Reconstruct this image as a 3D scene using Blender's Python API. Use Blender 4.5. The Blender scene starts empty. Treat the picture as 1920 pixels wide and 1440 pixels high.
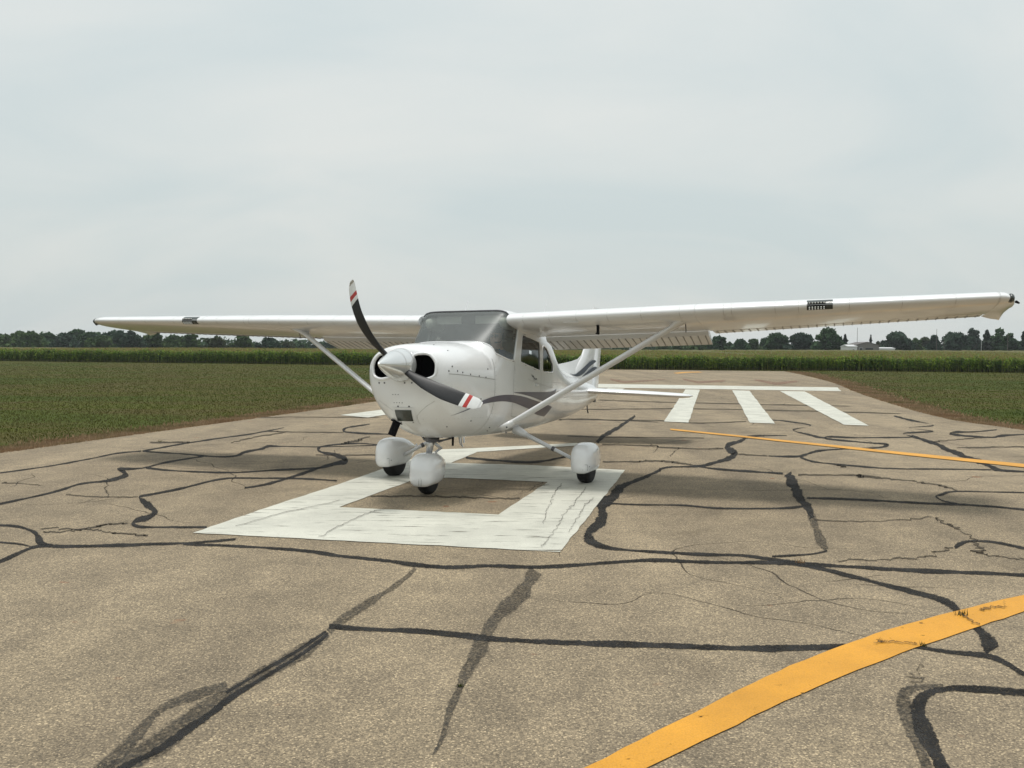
import bpy, bmesh, math, random
import numpy as np
from mathutils import Matrix, Vector

# ---------------------------------------------------------------- camera, sky, sun, exposure
scene = bpy.context.scene
COL = scene.collection
R = math.radians

CAM_H = 1.53
PITCH, ROLL = 0.0396, 0.005232
cam_data = bpy.data.cameras.new('camera')
cam_data.sensor_width = 36.0
cam_data.lens = 36.0 * 1640.0 / 1920.0
cam_data.clip_start = 0.05
cam_data.clip_end = 6000
cam = bpy.data.objects.new('camera', cam_data)
COL.objects.link(cam)
_f = Vector((0, math.cos(PITCH), -math.sin(PITCH)))
_u0 = Vector((0, math.sin(PITCH), math.cos(PITCH)))
_r0 = Vector((1, 0, 0))
_r = _r0 * math.cos(ROLL) + _u0 * math.sin(ROLL)
_u = _u0 * math.cos(ROLL) - _r0 * math.sin(ROLL)
cam.matrix_world = Matrix(((_r.x, _u.x, -_f.x, 0), (_r.y, _u.y, -_f.y, 0), (_r.z, _u.z, -_f.z, CAM_H), (0, 0, 0, 1)))
scene.camera = cam

SUN_EL, SUN_AZ = R(88), R(200)
world = bpy.data.worlds.new('World')
scene.world = world
world.use_nodes = True
wn, wl = world.node_tree.nodes, world.node_tree.links
wn.clear()
w_out = wn.new('ShaderNodeOutputWorld')
w_bg = wn.new('ShaderNodeBackground')
w_bg.inputs['Strength'].default_value = 0.067
sky = wn.new('ShaderNodeTexSky')
sky.sky_type = 'NISHITA'
sky.sun_disc = False
sky.sun_elevation = SUN_EL
sky.sun_rotation = SUN_AZ
sky.air_density = 1.5
sky.dust_density = 4.0
sky.ozone_density = 1.5
w_tc = wn.new('ShaderNodeTexCoord')
w_sep = wn.new('ShaderNodeSeparateXYZ')
wl.new(w_tc.outputs['Generated'], w_sep.inputs[0])
# thin stratus: project the view direction on a flat layer high above
w_add = wn.new('ShaderNodeMath'); w_add.operation = 'ADD'; w_add.inputs[1].default_value = 0.34
w_abs = wn.new('ShaderNodeMath'); w_abs.operation = 'ABSOLUTE'
wl.new(w_sep.outputs['Z'], w_abs.inputs[0]); wl.new(w_abs.outputs[0], w_add.inputs[0])
w_dx = wn.new('ShaderNodeMath'); w_dx.operation = 'DIVIDE'
w_dy = wn.new('ShaderNodeMath'); w_dy.operation = 'DIVIDE'
wl.new(w_sep.outputs['X'], w_dx.inputs[0]); wl.new(w_add.outputs[0], w_dx.inputs[1])
wl.new(w_sep.outputs['Y'], w_dy.inputs[0]); wl.new(w_add.outputs[0], w_dy.inputs[1])
w_cmb = wn.new('ShaderNodeCombineXYZ')
wl.new(w_dx.outputs[0], w_cmb.inputs['X']); wl.new(w_dy.outputs[0], w_cmb.inputs['Y'])
w_map = wn.new('ShaderNodeMapping')
w_map.inputs['Rotation'].default_value = (0, 0, R(-28))
w_map.inputs['Scale'].default_value = (0.55, 1.0, 1.0)
wl.new(w_cmb.outputs[0], w_map.inputs['Vector'])
w_noise = wn.new('ShaderNodeTexNoise')
w_noise.inputs['Scale'].default_value = 2.1
w_noise.inputs['Detail'].default_value = 7
w_noise.inputs['Roughness'].default_value = 0.5
w_noise.inputs['Distortion'].default_value = 0.6
wl.new(w_map.outputs[0], w_noise.inputs['Vector'])
w_ramp = wn.new('ShaderNodeValToRGB')
w_ramp.color_ramp.elements[0].position = 0.33
w_ramp.color_ramp.elements[0].color = (6.4, 7.15, 7.2, 1)
w_ramp.color_ramp.elements[1].position = 0.70
w_ramp.color_ramp.elements[1].color = (7.75, 8.0, 7.75, 1)
wl.new(w_noise.outputs['Fac'], w_ramp.inputs['Fac'])
# overcast luminance rises from the horizon to the zenith
w_grad = wn.new('ShaderNodeMapRange')
w_grad.inputs['From Min'].default_value = 0.0
w_grad.inputs['From Max'].default_value = 1.0
w_grad.inputs['To Min'].default_value = 0.86
w_grad.inputs['To Max'].default_value = 1.08
wl.new(w_abs.outputs[0], w_grad.inputs['Value'])
w_mul = wn.new('ShaderNodeVectorMath'); w_mul.operation = 'SCALE'
wl.new(w_ramp.outputs['Color'], w_mul.inputs[0]); wl.new(w_grad.outputs[0], w_mul.inputs['Scale'])
w_mix = wn.new('ShaderNodeMix'); w_mix.data_type = 'RGBA'
w_mix.inputs['Factor'].default_value = 0.9
wl.new(sky.outputs['Color'], w_mix.inputs['A']); wl.new(w_mul.outputs[0], w_mix.inputs['B'])
wl.new(w_mix.outputs['Result'], w_bg.inputs['Color'])
wl.new(w_bg.outputs[0], w_out.inputs['Surface'])

sun_data = bpy.data.lights.new('sun', 'SUN')
sun_data.energy = 1.5
sun_data.angle = R(12)
sun_data.color = (1.0, 0.97, 0.92)
sun = bpy.data.objects.new('sun', sun_data)
COL.objects.link(sun)
_sd = Vector((math.cos(SUN_EL) * math.sin(SUN_AZ), math.cos(SUN_EL) * math.cos(SUN_AZ), math.sin(SUN_EL)))
sun.rotation_euler = (-_sd).to_track_quat('-Z', 'Y').to_euler()

scene.view_settings.view_transform = 'Standard'
scene.view_settings.look = 'None'
scene.view_settings.exposure = 0.74
scene.view_settings.gamma = 1.0
scene.view_settings.use_curve_mapping = False
scene.cycles.max_bounces = 8
scene.cycles.transparent_max_bounces = 16

random.seed(11)
rng = np.random.default_rng(11)

# ---------------------------------------------------------------- helpers
def tag(o, label=None, cat=None, group=None, kind=None):
    if label: o['label'] = label
    if cat: o['category'] = cat
    if group: o['group'] = group
    if kind: o['kind'] = kind
    return o

def obj(name, verts, faces, mats=None, parent=None, smooth=False, mat_idx=None):
    me = bpy.data.meshes.new(name)
    me.from_pydata([tuple(map(float, v)) for v in verts], [], [tuple(map(int, f)) for f in faces])
    if mats is not None:
        for m in (mats if isinstance(mats, (list, tuple)) else [mats]): me.materials.append(m)
    if mat_idx is not None: me.polygons.foreach_set('material_index', np.asarray(mat_idx, np.int32))
    if smooth: me.polygons.foreach_set('use_smooth', np.ones(len(me.polygons), bool))
    me.update()
    o = bpy.data.objects.new(name, me)
    COL.objects.link(o)
    if parent is not None: o.parent = parent
    return o

def np_obj(name, verts, loops, nper, mats, parent=None, mat_idx=None, smooth=False):
    """big mesh from arrays: every face has nper corners"""
    me = bpy.data.meshes.new(name)
    nf = len(loops) // nper
    me.vertices.add(len(verts)); me.vertices.foreach_set('co', np.asarray(verts, np.float32).ravel())
    me.loops.add(len(loops)); me.loops.foreach_set('vertex_index', np.asarray(loops, np.int32))
    me.polygons.add(nf)
    me.polygons.foreach_set('loop_start', np.arange(0, nf * nper, nper, dtype=np.int32))
    try: me.polygons.foreach_set('loop_total', np.full(nf, nper, np.int32))
    except Exception: pass
    for m in (mats if isinstance(mats, (list, tuple)) else [mats]): me.materials.append(m)
    if mat_idx is not None: me.polygons.foreach_set('material_index', np.asarray(mat_idx, np.int32))
    if smooth: me.polygons.foreach_set('use_smooth', np.ones(nf, bool))
    me.update(calc_edges=True)
    me.validate()
    o = bpy.data.objects.new(name, me)
    COL.objects.link(o)
    if parent is not None: o.parent = parent
    return o

class MB:
    """collects verts and faces of one mesh"""
    def __init__(self): self.v, self.f, self.m = [], [], []
    def add(self, vs, fs, mi=0):
        b = len(self.v)
        self.v += [tuple(map(float, p)) for p in vs]
        for f in fs:
            self.f.append(tuple(i + b for i in f)); self.m.append(mi)
        return self
    def box(self, c, s, mi=0, rot=None):
        vs = [Vector((x * s[0] / 2, y * s[1] / 2, z * s[2] / 2)) for x in (-1, 1) for y in (-1, 1) for z in (-1, 1)]
        if rot is not None: vs = [rot @ v for v in vs]
        vs = [v + Vector(c) for v in vs]
        return self.add(vs, [(0, 1, 3, 2), (4, 6, 7, 5), (0, 4, 5, 1), (2, 3, 7, 6), (0, 2, 6, 4), (1, 5, 7, 3)], mi)
    def loft(self, rings, close=True, cap=True, mi=0):
        n = len(rings[0]); vs = [p for r in rings for p in r]; fs = []
        for i in range(len(rings) - 1):
            for j in range(n if close else n - 1):
                k = (j + 1) % n
                fs.append((i * n + j, i * n + k, (i + 1) * n + k, (i + 1) * n + j))
        if cap and close:
            fs.append(tuple(range(n - 1, -1, -1))); fs.append(tuple((len(rings) - 1) * n + j for j in range(n)))
        return self.add(vs, fs, mi)
    def tube(self, path, radii, n=10, mi=0, flat=None, up=None):
        """flat=(wide,thin) multipliers with the wide axis along 'up'"""
        P = [Vector(p) for p in path]
        if not hasattr(radii, '__len__'): radii = [radii] * len(P)
        rings = []
        for i, p in enumerate(P):
            t = (P[min(i + 1, len(P) - 1)] - P[max(i - 1, 0)]).normalized()
            ref = Vector(up) if up else (Vector((0, 0, 1)) if abs(t.z) < 0.9 else Vector((0, 1, 0)))
            e1 = (ref - t * ref.dot(t)).normalized(); e2 = t.cross(e1)
            fw, ft = flat if flat else (1, 1)
            rings.append([p + e1 * (radii[i] * fw * math.cos(q)) + e2 * (radii[i] * ft * math.sin(q)) for q in [2 * math.pi * k / n for k in range(n)]])
        return self.loft(rings, True, True, mi)
    def disc(self, c, nrm, r, n=8, mi=0, th=0.003):
        nrm = Vector(nrm).normalized()
        return self.tube([Vector(c) - nrm * th, Vector(c) + nrm * th], r, n, mi)
    def build(self, name, mats, parent=None, smooth=False):
        return obj(name, self.v, self.f, mats, parent, smooth, self.m if any(self.m) else None)

def autosmooth(o, ang=40):
    me = o.data
    me.polygons.foreach_set('use_smooth', np.ones(len(me.polygons), bool))
    bm = bmesh.new(); bm.from_mesh(me)
    for e in bm.edges:
        if len(e.link_faces) == 2 and e.calc_face_angle(0) > R(ang): e.smooth = False
    bm.to_mesh(me); bm.free()
    return o

def pchip(xs, ys):
    xs, ys = np.asarray(xs, float), np.asarray(ys, float)
    h = np.diff(xs); d = np.diff(ys) / h
    m = np.zeros_like(ys); m[0], m[-1] = d[0], d[-1]
    for i in range(1, len(xs) - 1):
        if d[i - 1] * d[i] > 0:
            w1, w2 = 2 * h[i] + h[i - 1], h[i] + 2 * h[i - 1]
            m[i] = (w1 + w2) / (w1 / d[i - 1] + w2 / d[i])
    def f(x):
        x = np.clip(x, xs[0], xs[-1]); i = np.clip(np.searchsorted(xs, x) - 1, 0, len(h) - 1)
        t = (x - xs[i]) / h[i]
        return ((1 + 2 * t) * (1 - t) ** 2 * ys[i] + t * (1 - t) ** 2 * h[i] * m[i] + t * t * (3 - 2 * t) * ys[i + 1] + t * t * (t - 1) * h[i] * m[i + 1])
    return f

def catmull(P, k):
    P = np.asarray(P, float); out = []
    for i in range(len(P) - 1):
        p0, p1, p2, p3 = P[max(i - 1, 0)], P[i], P[i + 1], P[min(i + 2, len(P) - 1)]
        for t in np.linspace(0, 1, k, endpoint=False):
            out.append(0.5 * ((2 * p1) + (p2 - p0) * t + (2 * p0 - 5 * p1 + 4 * p2 - p3) * t * t + (3 * p1 - p0 - 3 * p2 + p3) * t ** 3))
    out.append(P[-1])
    return np.array(out)

def in_poly(x, y, poly):
    c = False; n = len(poly)
    for i in range(n):
        x1, y1 = poly[i]; x2, y2 = poly[i - 1]
        if (y1 > y) != (y2 > y) and x < (x2 - x1) * (y - y1) / (y2 - y1) + x1: c = not c
    return c

def round_poly(P, r, k=5):
    out = []; n = len(P)
    for i in range(n):
        a, b, c = Vector(P[i - 1]), Vector(P[i]), Vector(P[(i + 1) % n])
        u, v = (a - b), (c - b); d = min(r, u.length * 0.45, v.length * 0.45)
        p, q = b + u.normalized() * d, b + v.normalized() * d
        for t in np.linspace(0, 1, k): out.append(tuple(p * (1 - t) ** 2 + b * 2 * t * (1 - t) + q * t * t))
    return out

# ---------------------------------------------------------------- materials
def new_mat(name):
    m = bpy.data.materials.new(name); m.use_nodes = True
    nt = m.node_tree
    return m, nt.nodes, nt.links, nt.nodes['Principled BSDF']

def plain(name, col, rough=0.5, metal=0.0, coat=0.0, var=0.06, vscale=6.0, spec=None, bump=0.0, bscale=40):
    m, n, l, b = new_mat(name)
    b.inputs['Roughness'].default_value = rough
    b.inputs['Metallic'].default_value = metal
    b.inputs['Coat Weight'].default_value = coat
    b.inputs['Coat Roughness'].default_value = 0.07
    if spec is not None: b.inputs['Specular IOR Level'].default_value = spec
    tc = n.new('ShaderNodeTexCoord'); nz = n.new('ShaderNodeTexNoise')
    nz.inputs['Scale'].default_value = vscale; nz.inputs['Detail'].default_value = 4
    l.new(tc.outputs['Object'], nz.inputs['Vector'])
    rp = n.new('ShaderNodeValToRGB')
    rp.color_ramp.elements[0].position = 0.3; rp.color_ramp.elements[1].position = 0.7
    rp.color_ramp.elements[0].color = tuple(c * (1 - var) for c in col) + (1,)
    rp.color_ramp.elements[1].color = tuple(min(1, c * (1 + var)) for c in col) + (1,)
    l.new(nz.outputs['Fac'], rp.inputs['Fac']); l.new(rp.outputs['Color'], b.inputs['Base Color'])
    if bump:
        nb = n.new('ShaderNodeTexNoise'); nb.inputs['Scale'].default_value = bscale
        l.new(tc.outputs['Object'], nb.inputs['Vector'])
        bp = n.new('ShaderNodeBump'); bp.inputs['Strength'].default_value = bump; bp.inputs['Distance'].default_value = 0.02
        l.new(nb.outputs['Fac'], bp.inputs['Height']); l.new(bp.outputs[0], b.inputs['Normal'])
    return m

M = {}
M['white'] = plain('white_aircraft_paint', (0.77, 0.775, 0.78), 0.24, coat=0.5, var=0.025, vscale=3)
M['metal_white'] = plain('semi_gloss_white_paint', (0.71, 0.715, 0.72), 0.3, coat=0.25, var=0.03, vscale=5)
M['fairing'] = plain('white_gelcoat', (0.86, 0.865, 0.87), 0.15, coat=0.8, var=0.03, vscale=8)
M['navy'] = plain('navy_stripe_paint', (0.066, 0.067, 0.105), 0.35, coat=0.2, var=0.1)
M['navy_dark'] = plain('dark_navy_stripe_paint', (0.016, 0.028, 0.052), 0.4, coat=0.1, var=0.1)
M['seam'] = plain('panel_seam', (0.33, 0.33, 0.32), 0.6)
M['seam_fine'] = plain('fine_panel_seam', (0.47, 0.47, 0.46), 0.6)
M['screw'] = plain('fastener_steel', (0.10, 0.10, 0.11), 0.4, metal=0.6)
M['black'] = plain('matte_black', (0.006, 0.006, 0.007), 0.85, var=0.2, spec=0.15)
M['rubber'] = plain('tyre_rubber', (0.007, 0.007, 0.0075), 0.8, var=0.2, vscale=30)
M['alu'] = plain('aluminium', (0.62, 0.63, 0.65), 0.3, metal=0.85, var=0.08)
M['steel_dark'] = plain('dark_steel', (0.14, 0.14, 0.15), 0.45, metal=0.6, var=0.15)
M['spinner'] = plain('polished_white_spinner', (0.74, 0.75, 0.75), 0.2, metal=0.6, coat=0.4, var=0.03)
M['blade'] = plain('blade_dark_paint', (0.009, 0.0095, 0.011), 0.5, var=0.2)
M['blade_white'] = plain('blade_white_tip', (0.72, 0.73, 0.72), 0.4)
M['blade_red'] = plain('blade_red_stripe', (0.42, 0.035, 0.03), 0.4)
M['interior'] = plain('cabin_interior', (0.07, 0.07, 0.07), 0.8, var=0.15)
M['seat'] = plain('seat_leather', (0.10, 0.095, 0.09), 0.6, var=0.15, vscale=14)
M['panel_dark'] = plain('instrument_panel', (0.02, 0.02, 0.022), 0.6)
M['dial'] = plain('instrument_dial', (0.16, 0.17, 0.17), 0.3)
M['skin'] = plain('skin', (0.60, 0.36, 0.27), 0.55, var=0.08, vscale=20)
M['hair'] = plain('dark_hair', (0.035, 0.025, 0.02), 0.6, var=0.3, vscale=60)
M['shirt'] = plain('blue_shirt', (0.06, 0.11, 0.22), 0.8, var=0.15, vscale=20)
M['trousers'] = plain('dark_trousers', (0.03, 0.03, 0.04), 0.8)
M['lens_dark'] = plain('dark_lens', (0.04, 0.048, 0.045), 0.25, coat=0.3, var=0.1)
M['led'] = plain('led_reflector', (0.85, 0.87, 0.86), 0.2)
M['cream'] = plain('cream_cabin_trim', (0.55, 0.54, 0.46), 0.6)

def glass(name, tint, refl_min=0.06, ior=1.5, rough=0.04, sky_sheen=0.0):
    m, n, l, b = new_mat(name)
    n.remove(b)
    out = n['Material Output']
    tr = n.new('ShaderNodeBsdfTransparent'); tr.inputs['Color'].default_value = tint + (1,)
    gl = n.new('ShaderNodeBsdfGlossy'); gl.inputs['Roughness'].default_value = rough; gl.inputs['Color'].default_value = (0.95, 0.97, 0.97, 1)
    fr = n.new('ShaderNodeFresnel'); fr.inputs['IOR'].default_value = ior
    tc = n.new('ShaderNodeTexCoord'); nz = n.new('ShaderNodeTexNoise'); nz.inputs['Scale'].default_value = 5
    l.new(tc.outputs['Object'], nz.inputs['Vector'])
    mr = n.new('ShaderNodeMapRange'); mr.inputs['To Min'].default_value = refl_min * 0.85; mr.inputs['To Max'].default_value = refl_min * 1.15
    l.new(nz.outputs['Fac'], mr.inputs['Value'])
    ad = n.new('ShaderNodeMath'); ad.operation = 'MAXIMUM'
    l.new(fr.outputs[0], ad.inputs[0]); l.new(mr.outputs[0], ad.inputs[1])
    mx = n.new('ShaderNodeMixShader')
    l.new(ad.outputs[0], mx.inputs[0]); l.new(tr.outputs[0], mx.inputs[1]); l.new(gl.outputs[0], mx.inputs[2])
    if sky_sheen:   # pale diffuse grey mixed in to stand for the sky's reflection
        df = n.new('ShaderNodeBsdfDiffuse'); df.inputs['Color'].default_value = (0.50, 0.54, 0.53, 1)
        dm = n.new('ShaderNodeMapRange'); dm.inputs['To Min'].default_value = sky_sheen * 0.8; dm.inputs['To Max'].default_value = sky_sheen * 1.2
        l.new(nz.outputs['Fac'], dm.inputs['Value'])
        m2 = n.new('ShaderNodeMixShader'); l.new(dm.outputs[0], m2.inputs[0]); l.new(mx.outputs[0], m2.inputs[1]); l.new(df.outputs[0], m2.inputs[2]); mx = m2
    l.new(mx.outputs[0], out.inputs['Surface'])
    return m
M['windshield'] = glass('windshield_glass', (0.84, 0.88, 0.87), 0.03, 1.36, 0.36, 0.17)
M['window'] = glass('tinted_side_glass', (0.42, 0.44, 0.44), 0.05, 1.5)
M['clear'] = glass('clear_dome', (0.55, 0.6, 0.58), 0.1, 1.5)

def asphalt():
    m, n, l, b = new_mat('weathered_asphalt')
    b.inputs['Roughness'].default_value = 0.85
    b.inputs['Specular IOR Level'].default_value = 0.25
    tc = n.new('ShaderNodeTexCoord')
    def noise(s, d=4, r=0.55):
        z = n.new('ShaderNodeTexNoise'); z.inputs['Scale'].default_value = s; z.inputs['Detail'].default_value = d; z.inputs['Roughness'].default_value = r
        l.new(tc.outputs['Object'], z.inputs['Vector']); return z
    def ramp(src, stops):
        r = n.new('ShaderNodeValToRGB'); cr = r.color_ramp
        while len(cr.elements) < len(stops): cr.elements.new(0.5)
        for e, (p, c) in zip(cr.elements, stops): e.position = p; e.color = tuple(c) + (1,) if len(c) == 3 else c
        l.new(src, r.inputs['Fac']); return r
    def mix(a, bb, fac, mode='MIX'):
        x = n.new('ShaderNodeMix'); x.data_type = 'RGBA'; x.blend_type = mode
        if hasattr(fac, 'links') or not isinstance(fac, (int, float)): l.new(fac, x.inputs['Factor'])
        else: x.inputs['Factor'].default_value = fac
        l.new(a, x.inputs['A']); l.new(bb, x.inputs['B']); return x.outputs['Result']
    big = ramp(noise(0.22, 5).outputs['Fac'], [(0.3, (0.230, 0.187, 0.129)), (0.7, (0.312, 0.254, 0.176))])
    mid = ramp(noise(2.3, 5, 0.65).outputs['Fac'], [(0.25, (0.74, 0.74, 0.75)), (0.75, (1.20, 1.19, 1.17))])
    c1 = mix(big.outputs[0], mid.outputs[0], 1.0, 'MULTIPLY')
    # aggregate: single stones of about a centimetre in a dark binder
    vo = n.new('ShaderNodeTexVoronoi'); vo.inputs['Scale'].default_value = 140; vo.inputs['Randomness'].default_value = 1.0
    l.new(tc.outputs['Object'], vo.inputs['Vector'])
    sp = n.new('ShaderNodeSeparateColor'); l.new(vo.outputs['Color'], sp.inputs[0])
    stones = ramp(sp.outputs[0], [(0.0, (0.34, 0.34, 0.36)), (0.3, (0.74, 0.74, 0.74)), (0.65, (1.02, 1.0, 0.97)), (0.9, (1.5, 1.46, 1.38)), (1.0, (2.5, 2.45, 2.3))])
    c2 = mix(c1, stones.outputs[0], 0.72, 'MULTIPLY')
    binder = ramp(vo.outputs['Distance'], [(0.35, (1.06, 1.06, 1.06)), (0.75, (0.62, 0.61, 0.60))])
    c3 = mix(c2, binder.outputs[0], 0.55, 'MULTIPLY')
    # faint crazing, only in patches
    ve = n.new('ShaderNodeTexVoronoi'); ve.feature = 'DISTANCE_TO_EDGE'; ve.inputs['Scale'].default_value = 3.2
    wv = n.new('ShaderNodeVectorMath'); wv.operation = 'ADD'
    nzv = noise(3.0, 3); sc = n.new('ShaderNodeVectorMath'); sc.operation = 'SCALE'; sc.inputs['Scale'].default_value = 0.45
    l.new(nzv.outputs['Color'], sc.inputs[0]); l.new(tc.outputs['Object'], wv.inputs[0]); l.new(sc.outputs[0], wv.inputs[1])
    l.new(wv.outputs[0], ve.inputs['Vector'])
    ln = ramp(ve.outputs['Distance'], [(0.004, (1, 1, 1)), (0.014, (0, 0, 0))])
    ms = ramp(noise(0.45, 3).outputs['Fac'], [(0.55, (0, 0, 0)), (0.66, (0.5, 0.5, 0.5))])
    crz = mix(ln.outputs[0], ms.outputs[0], 1.0, 'MULTIPLY')
    dark = n.new('ShaderNodeRGB'); dark.outputs[0].default_value = (0.075, 0.062, 0.048, 1)
    c4 = mix(c3, dark.outputs[0], crz)
    # traffic film: long dark smears along the runway, and scattered oil spots
    mp = n.new('ShaderNodeMapping'); mp.inputs['Rotation'].default_value = (0, 0, R(12.96)); mp.inputs['Scale'].default_value = (1.0, 0.07, 1.0)
    l.new(tc.outputs['Object'], mp.inputs['Vector'])
    zs = n.new('ShaderNodeTexNoise'); zs.inputs['Scale'].default_value = 1.1; zs.inputs['Detail'].default_value = 5
    l.new(mp.outputs[0], zs.inputs['Vector'])
    sm = ramp(zs.outputs['Fac'], [(0.36, (0.80, 0.80, 0.81)), (0.6, (1.06, 1.06, 1.05))])
    c4 = mix(c4, sm.outputs[0], 0.8, 'MULTIPLY')
    ol = ramp(noise(0.9, 6, 0.7).outputs['Fac'], [(0.27, (0.72, 0.71, 0.70)), (0.40, (1, 1, 1))])
    c4 = mix(c4, ol.outputs[0], 1.0, 'MULTIPLY')
    # small rust stains
    rs = ramp(noise(3.6, 2, 0.4).outputs['Fac'], [(0.735, (0, 0, 0)), (0.77, (0.6, 0.6, 0.6))])
    rust = n.new('ShaderNodeRGB'); rust.outputs[0].default_value = (0.21, 0.085, 0.04, 1)
    c5 = mix(c4, rust.outputs[0], rs.outputs[0])
    l.new(c5, b.inputs['Base Color'])
    bp = n.new('ShaderNodeBump'); bp.inputs['Strength'].default_value = 0.5; bp.inputs['Distance'].default_value = 0.003; bp.invert = True
    l.new(vo.outputs['Distance'], bp.inputs['Height']); l.new(bp.outputs[0], b.inputs['Normal'])
    return m
M['asphalt'] = asphalt()

def worn_paint(name, col, wear_lo, wear_hi, rough=0.6, streak=False):
    """paint film: grain, dirt, and flakes through which the pavement below shows"""
    m, n, l, b = new_mat(name)
    b.inputs['Roughness'].default_value = rough
    tc = n.new('ShaderNodeTexCoord')
    def noise(s, d=4, sc=None):
        z = n.new('ShaderNodeTexNoise'); z.inputs['Scale'].default_value = s; z.inputs['Detail'].default_value = d; z.inputs['Roughness'].default_value = 0.65
        if sc:
            mp = n.new('ShaderNodeMapping'); mp.inputs['Scale'].default_value = sc
            l.new(tc.outputs['Object'], mp.inputs['Vector']); l.new(mp.outputs[0], z.inputs['Vector'])
        else: l.new(tc.outputs['Object'], z.inputs['Vector'])
        return z
    r1 = n.new('ShaderNodeValToRGB'); r1.color_ramp.elements[0].position = 0.3; r1.color_ramp.elements[1].position = 0.65
    r1.color_ramp.elements[0].color = tuple(c * 0.74 for c in col) + (1,); r1.color_ramp.elements[1].color = tuple(col) + (1,)
    l.new(noise(1.6, 6).outputs['Fac'], r1.inputs['Fac'])
    vo = n.new('ShaderNodeTexVoronoi'); vo.inputs['Scale'].default_value = 120
    l.new(tc.outputs['Object'], vo.inputs['Vector'])
    r2 = n.new('ShaderNodeValToRGB'); r2.color_ramp.elements[0].color = (1.04, 1.04, 1.04, 1); r2.color_ramp.elements[1].color = (0.72, 0.72, 0.7, 1)
    l.new(vo.outputs['Distance'], r2.inputs['Fac'])
    mx = n.new('ShaderNodeMix'); mx.data_type = 'RGBA'; mx.blend_type = 'MULTIPLY'; mx.inputs['Factor'].default_value = 0.7
    l.new(r1.outputs[0], mx.inputs['A']); l.new(r2.outputs[0], mx.inputs['B']); l.new(mx.outputs['Result'], b.inputs['Base Color'])
    bp = n.new('ShaderNodeBump'); bp.inputs['Strength'].default_value = 0.4; bp.inputs['Distance'].default_value = 0.003; bp.invert = True
    l.new(vo.outputs['Distance'], bp.inputs['Height']); l.new(bp.outputs[0], b.inputs['Normal'])
    fl = n.new('ShaderNodeValToRGB'); fl.color_ramp.elements[0].position = wear_lo; fl.color_ramp.elements[1].position = wear_hi
    fl.color_ramp.elements[0].color = (0, 0, 0, 1); fl.color_ramp.elements[1].color = (1, 1, 1, 1)
    l.new((noise(9.0, 9, (0.22, 2.2, 1)) if streak else noise(11.0, 8)).outputs['Fac'], fl.inputs['Fac'])
    tr = n.new('ShaderNodeBsdfTransparent'); ms = n.new('ShaderNodeMixShader')
    l.new(fl.outputs[0], ms.inputs[0]); l.new(b.outputs[0], ms.inputs[1]); l.new(tr.outputs[0], ms.inputs[2])
    l.new(ms.outputs[0], n['Material Output'].inputs['Surface'])
    return m
M['paint_white'] = worn_paint('runway_white_paint', (0.64, 0.63, 0.55), 0.58, 0.68, streak=True)
M['paint_yellow'] = worn_paint('taxi_yellow_paint', (0.70, 0.325, 0.024), 0.64, 0.70)
M['paint_faded'] = worn_paint('faded_brown_paint', (0.26, 0.14, 0.075), 0.45, 0.62)

def tar(name, lo, hi, col=(0.026, 0.027, 0.029), grey=0.0, worn=0.45):
    """sealant: an even film in the middle, frayed at its edges (attribute 'cross' is 0 at the edge, 1 in the middle)"""
    m, n, l, b = new_mat(name)
    b.inputs['Roughness'].default_value = 0.8
    b.inputs['Specular IOR Level'].default_value = 0.08
    tc = n.new('ShaderNodeTexCoord')
    at = n.new('ShaderNodeAttribute'); at.attribute_name = 'cross'
    nz = n.new('ShaderNodeTexNoise'); nz.inputs['Scale'].default_value = 52; nz.inputs['Detail'].default_value = 5; nz.inputs['Roughness'].default_value = 0.7
    l.new(tc.outputs['Object'], nz.inputs['Vector'])
    nz2 = n.new('ShaderNodeTexNoise'); nz2.inputs['Scale'].default_value = 6; nz2.inputs['Detail'].default_value = 4
    l.new(tc.outputs['Object'], nz2.inputs['Vector'])
    rp = n.new('ShaderNodeValToRGB')
    rp.color_ramp.elements[0].position = 0.35; rp.color_ramp.elements[1].position = 0.7
    rp.color_ramp.elements[0].color = tuple(col) + (1,); rp.color_ramp.elements[1].color = tuple(c * 1.9 + 0.006 for c in col) + (1,)
    l.new(nz2.outputs['Fac'], rp.inputs['Fac']); l.new(rp.outputs[0], b.inputs['Base Color'])
    ad = n.new('ShaderNodeMath'); ad.operation = 'MULTIPLY_ADD'; ad.inputs[1].default_value = 1.9
    l.new(nz.outputs['Fac'], ad.inputs[0]); l.new(at.outputs['Fac'], ad.inputs[2])
    mr = n.new('ShaderNodeMapRange'); mr.inputs['From Min'].default_value = lo; mr.inputs['From Max'].default_value = hi
    mr.inputs['To Max'].default_value = 1.0 - grey
    l.new(ad.outputs[0], mr.inputs['Value'])
    n3 = n.new('ShaderNodeTexNoise'); n3.inputs['Scale'].default_value = 90; n3.inputs['Detail'].default_value = 3
    l.new(tc.outputs['Object'], n3.inputs['Vector'])
    w3 = n.new('ShaderNodeMapRange'); w3.inputs['From Min'].default_value = 0.42; w3.inputs['From Max'].default_value = 0.66; w3.inputs['To Min'].default_value = 1.0; w3.inputs['To Max'].default_value = 1.0 - worn
    l.new(n3.outputs['Fac'], w3.inputs['Value'])
    mm = n.new('ShaderNodeMath'); mm.operation = 'MULTIPLY'; l.new(mr.outputs[0], mm.inputs[0]); l.new(w3.outputs[0], mm.inputs[1])
    tr = n.new('ShaderNodeBsdfTransparent'); ms = n.new('ShaderNodeMixShader')
    l.new(mm.outputs[0], ms.inputs[0]); l.new(tr.outputs[0], ms.inputs[1]); l.new(b.outputs[0], ms.inputs[2])
    l.new(ms.outputs[0], n['Material Output'].inputs['Surface'])
    return m
M['tar'] = tar('crack_sealant', 1.22, 1.42, (0.0165, 0.016, 0.0155))
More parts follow.
